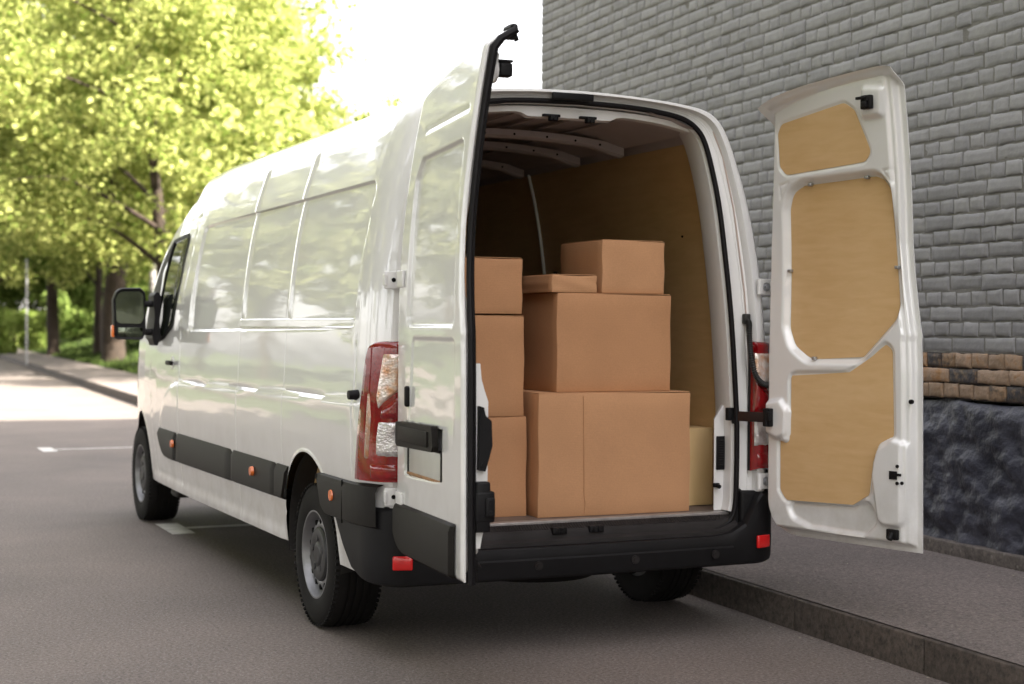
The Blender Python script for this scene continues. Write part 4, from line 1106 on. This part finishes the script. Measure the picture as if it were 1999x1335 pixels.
# =================================================================== brick building
BLD = thing('brick_building', 'grey painted brick building with a band of bare bricks over a dark stone base', 'building', (2.715,0,0), -math.atan(.055))
CO = .0875; YF = 7.09
def brick_field(z0, n, first_stretch, y0, y1, end):
    V = []; F = []
    for k in range(n):
        zc = z0+CO*k; st = (k % 2 == 0) == first_stretch; Lb = .272 if st else .136
        y = y1 - (random.uniform(0, .03) if not end else 0)
        j = 0
        while y > y0:
            l = Lb*random.uniform(.93,1.07)
            if j == 0 and end: l = (.272 if st else .136) * (1 if True else 1)
            yc0 = y-l; hj = .009
            a0, a1 = yc0+.0028, y-.0028; b0, b1 = zc+hj*random.uniform(.4,1.0), zc+CO-hj*.15+random.uniform(-.003,.003)
            nx = 10 if st else 7; ny = 6
            base = len(V); tilt = random.uniform(-.006,.006); tl2 = random.uniform(-.004,.004); prj = random.uniform(-.005,.006); seed = random.uniform(0, 100)
            wob = [random.uniform(-.005,.005) for _ in range(4)]
            for iz_ in range(ny):
                for iy in range(nx):
                    a = (0,.05,.25,.5,.75,.95,1)[iy] if nx == 7 else (0,.025,.14,.28,.42,.57,.71,.86,.975,1)[iy]; b = (0,.09,.35,.65,.91,1)[iz_]
                    yy = a0+(a1-a0)*a + (wob[0] if a > .5 else wob[1])*(b-.5); zz = b0+(b1-b0)*b + (wob[2]*(1-b)+wob[3]*b)*(a-.5)*1.2
                    e = min(a*(a1-a0), (1-a)*(a1-a0), b*(b1-b0), (1-b)*(b1-b0))
                    edge = a in (0,1) or b in (0,1)
                    nn = noise.fractal(Vector((yy*9+seed, zz*14, seed)), 1, 2, 3)
                    xx = -(.016+prj+tilt*(a-.5)*2+tl2*(b-.5)*2 + nn*.006)
                    xx = xx*.62 + (.007 if edge else 0)
                    if edge: yy += noise.noise(Vector((yy*25,zz*25,seed)))*.004; zz += noise.noise(Vector((zz*25,yy*25,seed+9)))*.006
                    V.append((xx*.8, yy, zz))
            for iz_ in range(ny-1):
                for iy in range(nx-1):
                    F.append((base+iz_*nx+iy, base+(iz_+1)*nx+iy, base+(iz_+1)*nx+iy+1, base+iz_*nx+iy+1))
            # short skirt to the mortar
            rim = [base+iy for iy in range(nx)]+[base+i*nx+nx-1 for i in range(1,ny)]+[base+(ny-1)*nx+iy for iy in range(nx-2,-1,-1)]+[base+i*nx for i in range(ny-2,0,-1)]
            bb = len(V)
            for r_ in rim: v = V[r_]; V.append((v[0]+.016, v[1], v[2]))
            nr = len(rim)
            for q in range(nr): F.append((rim[q], rim[(q+1) % nr], bb+(q+1) % nr, bb+q))
            y = yc0; j += 1
    return V, F
V, F = brick_field(1.30, 40, True, -2.6, YF, True)
mesh_from('painted_bricks', V, F, brick_grey, BLD, sharp=55)
V, F = brick_field(1.30-3*CO, 3, False, -2.6, YF, True)
mesh_from('bare_bricks', V, F, brick_brown, BLD, sharp=55)
m = MB(); m.box((.247,(YF-2.6)/2-.006,1.30+20*CO), (.5,YF+2.6,40*CO)); m.make('mortar', mortar_grey, BLD)
m = MB(); m.box((.254,(YF-2.6)/2-.006,1.30-1.5*CO-.001), (.5,YF+2.6,3*CO)); m.make('bare_mortar', mortar_dark, BLD)
# brickwork higher up and further back, with the same coursing as bump in the wall sheet
def wall_mat():
    m = bpy.data.materials.new('painted_brick_far'); m.use_nodes = True; nt = m.node_tree; N = nt.nodes; L = nt.links; b = N['Principled BSDF']
    tc = N.new('ShaderNodeTexCoord'); mp = N.new('ShaderNodeMapping'); mp.inputs['Rotation'].default_value = (0, 0, 0)
    cx = N.new('ShaderNodeSeparateXYZ'); cm = N.new('ShaderNodeCombineXYZ'); L.new(tc.outputs['Object'], cx.inputs[0]); L.new(cx.outputs[1], cm.inputs[0]); L.new(cx.outputs[2], cm.inputs[1])
    br = N.new('ShaderNodeTexBrick'); br.inputs['Scale'].default_value = 1; br.inputs['Brick Width'].default_value = .27; br.inputs['Row Height'].default_value = CO; br.inputs['Mortar Size'].default_value = .006
    br.inputs['Color1'].default_value = (.33,.32,.31,1); br.inputs['Color2'].default_value = (.27,.265,.26,1); br.inputs['Mortar'].default_value = (.15,.14,.12,1)
    L.new(cm.outputs[0], br.inputs['Vector']); L.new(br.outputs['Color'], b.inputs['Base Color']); b.inputs['Roughness'].default_value = .7
    bp = N.new('ShaderNodeBump'); bp.invert = True; bp.inputs['Strength'].default_value = .8; bp.inputs['Distance'].default_value = .015; L.new(br.outputs['Fac'], bp.inputs['Height']); L.new(bp.outputs['Normal'], b.inputs['Normal'])
    return m
wf = wall_mat()
H = 12.3
m = MB(); ztop = 1.30+40*CO
m.box((6.6,(YF-2.6)/2,(ztop+H)/2+.001), (13.19,YF+2.6-.02,H-ztop)); m.box((6.6,-16.3,H/2), (13.2,27.38,H)); m.box((6.86,(YF-2.6)/2-.01,ztop/2), (12.7,YF+2.6-.04,ztop-.002))
m.make('upper_wall', wf, BLD)
m = MB(); m.box((6.5,-11.5,H+.12), (13.5,37.5,.22)); m.make('roof', roof_m, BLD)
# end of the wall: brick ends at the corner
V = []; F = []
for k in range(40):
    zc = 1.30+CO*k
    MBt = MB(); 
    ww = .125 if k % 2 == 0 else .26
    MBt.box((-.006+ww/2, YF-.004+random.uniform(-.003,.004), zc+CO/2+.001), (ww, .03, CO-.011), bev=.006); b0 = len(V); V += MBt.V; F += [tuple(i+b0 for i in f) for f in MBt.F]
mesh_from('corner_bricks', V, F, brick_grey, BLD, sharp=40)
# rough stone plinth as relief
zs_ = np.arange(.20, 1.05, .020); ys_ = np.arange(-2.6, YF+.001, .022)
P = []
for z in zs_:
    row = []
    for y in ys_:
        p = Vector((y*5.0, z*6.0, 3.3)) + noise.noise_vector(Vector((y*3,z*3,1)))*.6
        q = Vector((y*3.2, z*4.2, 3.3)) + noise.noise_vector(Vector((y*4,z*4,1)))*.8
        x = .004 - .045*noise.ridged_multi_fractal(q*.55, .9, 2.1, 4, 1.0, 2.0)*.45 - .030*noise.fractal(Vector((y*6, z*8, 5)), 1, 2, 5) - .016*noise.noise(Vector((y*1.5,z*1.5,8)))
        top = (1.30-3*CO)-.012
        if z > top-.05: x += (z-top+.05)*.5*(1 if z < top else 1.2)
        row.append((min(x, .02), y, min(z, top+.006*math.sin(y*9)+.01*noise.noise(Vector((y*4,0,0))))))
    P.append(row)
m = MB(); m.grid(P); m.make('stone_base', plinth_m, BLD, sharp=80)
m = MB(); m.box((-.015,(YF-2.6)/2,.165), (.09,YF+2.6,.13), bev=.008); m.make('concrete_ledge', ledge_m, BLD)

# =================================================================== trees
def leaf_mesh(name, n, centers, size, mat, parent, flat=.6, loc=None):
    """centers: (N,4) x,y,z,radius"""
    c = np.array(centers); k = RNG.integers(0, len(c), n)
    dirs = RNG.normal(size=(n,3)); dirs /= np.linalg.norm(dirs, axis=1)[:,None]
    rad = RNG.random(n)**.45
    P = c[k,:3] + dirs*(rad*c[k,3])[:,None]*np.array([1,1,.72])
    Nn = RNG.normal(size=(n,3))*.75 + dirs*.6 + np.array([0,0,.5]); Nn /= np.linalg.norm(Nn, axis=1)[:,None]
    T = np.cross(Nn, RNG.normal(size=(n,3))); T /= np.linalg.norm(T, axis=1)[:,None]; B = np.cross(Nn, T)
    s = size*(.55+RNG.random(n)*.9)
    a = (P-T*s[:,None]*.5); b = P+B*s[:,None]*.38; cc = P+T*s[:,None]*.5; d = P-B*s[:,None]*.38
    V = np.stack([a,b,cc,d], 1).reshape(-1,3).astype(np.float32)
    me = bpy.data.meshes.new(name); me.vertices.add(len(V)); me.vertices.foreach_set('co', V.ravel())
    me.loops.add(4*n); me.loops.foreach_set('vertex_index', np.arange(4*n, dtype=np.int32))
    me.polygons.add(n); me.polygons.foreach_set('loop_start', np.arange(0,4*n,4,dtype=np.int32)); me.polygons.foreach_set('loop_total', np.full(n,4,dtype=np.int32))
    me.materials.append(mat); me.update(); me.validate()
    o = link(bpy.data.objects.new(name, me)); 
    if parent: o.parent = parent
    return o
def tree(x, y, z, label, h=14, cr=5.5, base=2.5, tr=.3, mat=leaf_a, n=22000, size=.22, seed=1, group=None, droop=False, lean=0):
    rnd = random.Random(seed); r = thing('tree', label, 'tree', (x, y, z), 0, group)
    m = MB(); tops = []
    tp = [(0,0,-.3)]; px, py = 0, 0
    for k in range(1, 9):
        px += rnd.uniform(-.12,.12)*tr*3+lean*.25; py += rnd.uniform(-.12,.12)*tr*3; tp.append((px, py, h*.85*k/8))
    tp = smooth_curve(tp, 4); m.tube(tp, [tr*(1.35 if i == 0 else 1)*(1-.85*i/(len(tp)-1)) for i in range(len(tp))], 12)
    cent = []
    nl = 20
    for k in range(nl):
        f = .22+.7*k/nl; i = int(f*(len(tp)-1)); p = Vector(tp[i]); a = k*2.4+rnd.uniform(-.4,.4)
        Lr = cr*(1.05-.55*abs(f-.45)*1.6)*rnd.uniform(.75,1.1); up = rnd.uniform(.15,.6)
        q = [p, p+Vector((math.cos(a)*Lr*.35, math.sin(a)*Lr*.35, Lr*.35*up+.2)), p+Vector((math.cos(a)*Lr*.7, math.sin(a)*Lr*.7, Lr*.6*up+.3)), p+Vector((math.cos(a)*Lr, math.sin(a)*Lr, Lr*.7*up))]
        qs = smooth_curve(q, 4); r0_ = tr*.42*(1-.6*f); m.tube(qs, [r0_*(1-.85*j/(len(qs)-1)) for j in range(len(qs))], 7)
        for t in (.45,.7,.9,1.05):
            pt = Vector(qs[min(int(t*(len(qs)-1)), len(qs)-1)])
            for _ in range(3):
                o = Vector((rnd.gauss(0,1), rnd.gauss(0,1), rnd.gauss(0,.8)))*cr*.16
                cent.append((*(pt+o), cr*rnd.uniform(.10,.22)))
    for _ in range(14):
        a = rnd.uniform(0, 2*PI); rr2 = rnd.uniform(0,.6)*cr*.7; cent.append((px*.9+math.cos(a)*rr2, py*.9+math.sin(a)*rr2, h*rnd.uniform(.75,.98)-rr2*.3, cr*rnd.uniform(.12,.22)))
    cent = [c for c in cent if c[2] > base-.4]
    m.make('trunk', bark, r, sharp=80)
    if droop:
        # hanging strands of leaves
        pts = []
        for _ in range(260):
            c = rnd.choice(cent); x0, y0, z0 = c[0]+rnd.uniform(-1,1)*c[3]*1.4, c[1]+rnd.uniform(-1,1)*c[3]*1.4, c[2]
            Ls = rnd.uniform(1.2,3.5)
            for q in range(int(Ls/.25)): pts.append((x0+rnd.uniform(-.05,.05), y0+rnd.uniform(-.05,.05), z0-q*.25, .16))
        cent = cent+pts*1
        w_ = [c for c in cent]; 
    leaf_mesh('crown', n, cent, size, mat, r)
    return r
G = 'trees on the grass bank'
# (px ray, distance) -> world on the ground
def at(px, dist):
    d = fw+rr*((px-999.5)/FPX); d = Vector((d.x, d.y, 0)); d /= (d.x*fw.x+d.y*fw.y)
    p = cp+d*dist; return p.x, p.y
def bz(x, y): return bank_z(x, y)
x, y = at(105, 62); tree(x, y, bz(x,y)-.05, 'leafy tree with a pale straight trunk, farthest left beside the pavement', 15, 5.6, 3.0, .27, leaf_a, 52000, .20, 3, G)
x, y = at(222, 50); tree(x, y, bz(x,y)-.05, 'big leafy tree with a thick dark trunk left of the van mirror', 16, 6.4, 3.3, .40, leaf_a, 70000, .17, 11, G)
x, y = at(190, 58); tree(x, y, bz(x,y)-.05, 'slender dark-trunked tree behind the thick trunk', 12, 3.6, 4.0, .17, leaf_b, 12000, .24, 5, G)
x, y = at(330, 42); tree(x, y, bz(x,y)-.05, 'leaning tree with a forked trunk rising behind the van cab', 13, 5.2, 2.6, .24, leaf_a, 60000, .15, 23, G, lean=-.6)
x, y = at(435, 54); tree(x, y, bz(x,y)-.05, 'broad yellow-green tree showing above the van roof', 12.0, 4.8, 2.6, .3, leaf_a, 44000, .18, 31, G)
x, y = at(392, 80); tree(x, y, bz(x,y)-.05, 'tall birch-like tree with hanging strands behind the broad one', 21, 6.0, 5.0, .3, leaf_a, 30000, .22, 41, G, droop=True)
x, y = at(-60, 80); tree(x, y, bz(x,y)-.05, 'deep green tree cut by the left edge of the view', 17, 6.5, 3.0, .35, leaf_a, 24000, .30, 51, G)
for i, (px, D, hh) in enumerate(((20,110,15),(120,100,17),(250,95,15),(350,100,14),(560,95,10))):
    x, y = at(px, D); tree(x, y, 1, ['distant dark tree filling the gap left of the signpost','distant dark tree behind the pale trunk','distant dark tree behind the thick trunk','distant dark tree behind the van cab','distant small pale tree peeping over the rear of the van roof'][i], hh, 6.5, 1.0, .3, leaf_b if px < 500 else leaf_a, 15000, .40, 60+i, 'far trees behind the bank')
def bush(x, y, z, r_, label, mat, n, size, seed, group='bushes under the trees'):
    rnd = random.Random(seed); b = thing('bush', label, 'bush', (x, y, z), 0, group)
    cent = [(rnd.gauss(0,.5)*r_, rnd.gauss(0,.5)*r_, r_*rnd.uniform(.2,1.0), r_*rnd.uniform(.25,.5)) for _ in range(16)]
    m = MB()
    for _ in range(7):
        a = rnd.uniform(0, 2*PI); m.tube(smooth_curve([(0,0,-.1),(math.cos(a)*r_*.3,math.sin(a)*r_*.3,r_*.5),(math.cos(a)*r_*.5,math.sin(a)*r_*.5,r_)], 4), .03, 6)
    m.make('stems', bark, b); leaf_mesh('foliage', n, cent, size, mat, b)
for i, (px, D, r_, mt, lb) in enumerate(((15,66,1.5,leaf_c,'pale sunlit bush at the left edge beside the signpost'),(72,72,1.5,leaf_c,'pale sunlit bush between the signpost and the pale trunk'),(45,90,2.2,leaf_c,'tall bright bush behind the signpost'),(150,75,2.2,leaf_b,'dark bush between the two big trunks'),(265,64,2.4,leaf_b,'dark bush right of the thick trunk'),(300,56,1.6,leaf_b,'green bush hidden partly by the van mirror'))):
    x, y = at(px, D); bush(x, y, bz(x,y)-.05, r_, lb, mt, 5000, .20, 80+i)
for i, (px, D, hh) in enumerate(((-20,92,7),(60,98,8),(140,88,7.5),(200,94,8),(275,86,8),(345,84,8))):
    x, y = at(px, D); tree(x, y, .8, ['low dense tree behind the left-edge bushes','low dense tree behind the signpost','low dense tree just right of the pale trunk','low dense tree filling the gap before the thick trunk','low dense tree right of the thick trunk','low dense tree behind the van mirror'][i], hh, 4.6, .3, .15, leaf_b, 9000, .34, 160+i, 'low trees behind the bank')
V = []; F = []
for _ in range(170):
    yy = random.uniform(-3, 7); xx = KX0+SL*yy+(random.uniform(.1,1.65) if random.random() < .6 else random.uniform(-.10,-.01)); zz = .158 if xx > KX0+SL*yy else .004
    a = random.uniform(0, 6.28); L1 = random.uniform(.004,.013); L2 = L1*random.uniform(.3,.8); b = len(V); c_, s_ = math.cos(a), math.sin(a)
    V += [(xx+c_*L1, yy+s_*L1, zz+random.uniform(0,.004)), (xx-s_*L2, yy+c_*L2, zz+.001), (xx-c_*L1, yy-s_*L1, zz+random.uniform(0,.004)), (xx+s_*L2, yy-c_*L2, zz+.001)]; F.append((b,b+1,b+2,b+3))
o = mesh_from('litter', V, F, pmat('pale_flakes', (.35,.31,.25), .8), smooth=False); tag(o, kind='stuff')
# trees across the street (mirrored in the van's flank)
for i, (x, y, hh) in enumerate(((-12.5,6,17),(-14,14,19),(-12,22,18),(-14.5,31,20),(-12.5,-3,16),(-12,42,19),(-14,-13,17),(-13,56,18),(-15,-26,18),(-9.5,-34,16),(-20,9,20),(-20,25,20))):
    tree(x, y, .4, 'leafy roadside tree on the far side of the street, mirrored in the van', hh, 5.4, 2.0, .26, leaf_d, 13000, .38, 100+i, 'trees across the street')
x, y = at(560, 36); tree(x, y, bz(x,y)-.05, 'small young tree just above the roof line of the van', 6.4, 2.6, 1.5, .12, leaf_a, 9000, .17, 140, G)
# signpost and concrete pole
x, y = at(52, 50); sp = thing('signpost', 'thin grey metal post beside the pavement at far left', 'post', (x, y, .10))
m = MB(); m.cyl((0,0,0), (0,0,3.4), .035, n=12); m.cyl((0,0,3.4),(0,0,3.44),.045,.02,n=12); m.make('post', pmat('galvanised', (.32,.32,.33), .5, metal=.3), sp)
x, y = at(297, 60); sp = thing('concrete_pole', 'grey concrete lamp pole behind the door mirror', 'lamp pole', (x, y, .9))
m = MB(); m.cyl((0,0,0), (0,0,7.5), .16, .09, n=14); m.tube([(0,0,7.4),(-.5,-.3,7.9),(-1.2,-.7,8.0)], .04, 8); m.make('pole', pmat('pole_concrete', (.30,.28,.27), .8, var=.2), sp)
m = MB(); m.box((-1.4,-.8,7.98), (.5,.18,.1), bev=.03); m.make('lamp_head', bolt_m, sp)
# distant flats behind the foliage
x, y = at(45, 190); fb = thing('apartment_block', 'distant grey apartment block glimpsed through the leaves', 'building', (x, y, 0))
m = MB(); m.box((0,0,9), (14,10,18)); m.make('wall', pmat('block_render', (.22,.22,.23), .8, var=.1), fb)
m = MB()
for i in range(5):
    for j in range(5): m.box((-5.4+i*2.7,-5.02,2.2+j*3.2), (1.3,.06,1.5))
m.make('windows', glass_dark, fb)
m = MB(); m.box((0,0,18.2), (14.6,10.6,.4)); m.make('roof', roof_m, fb)
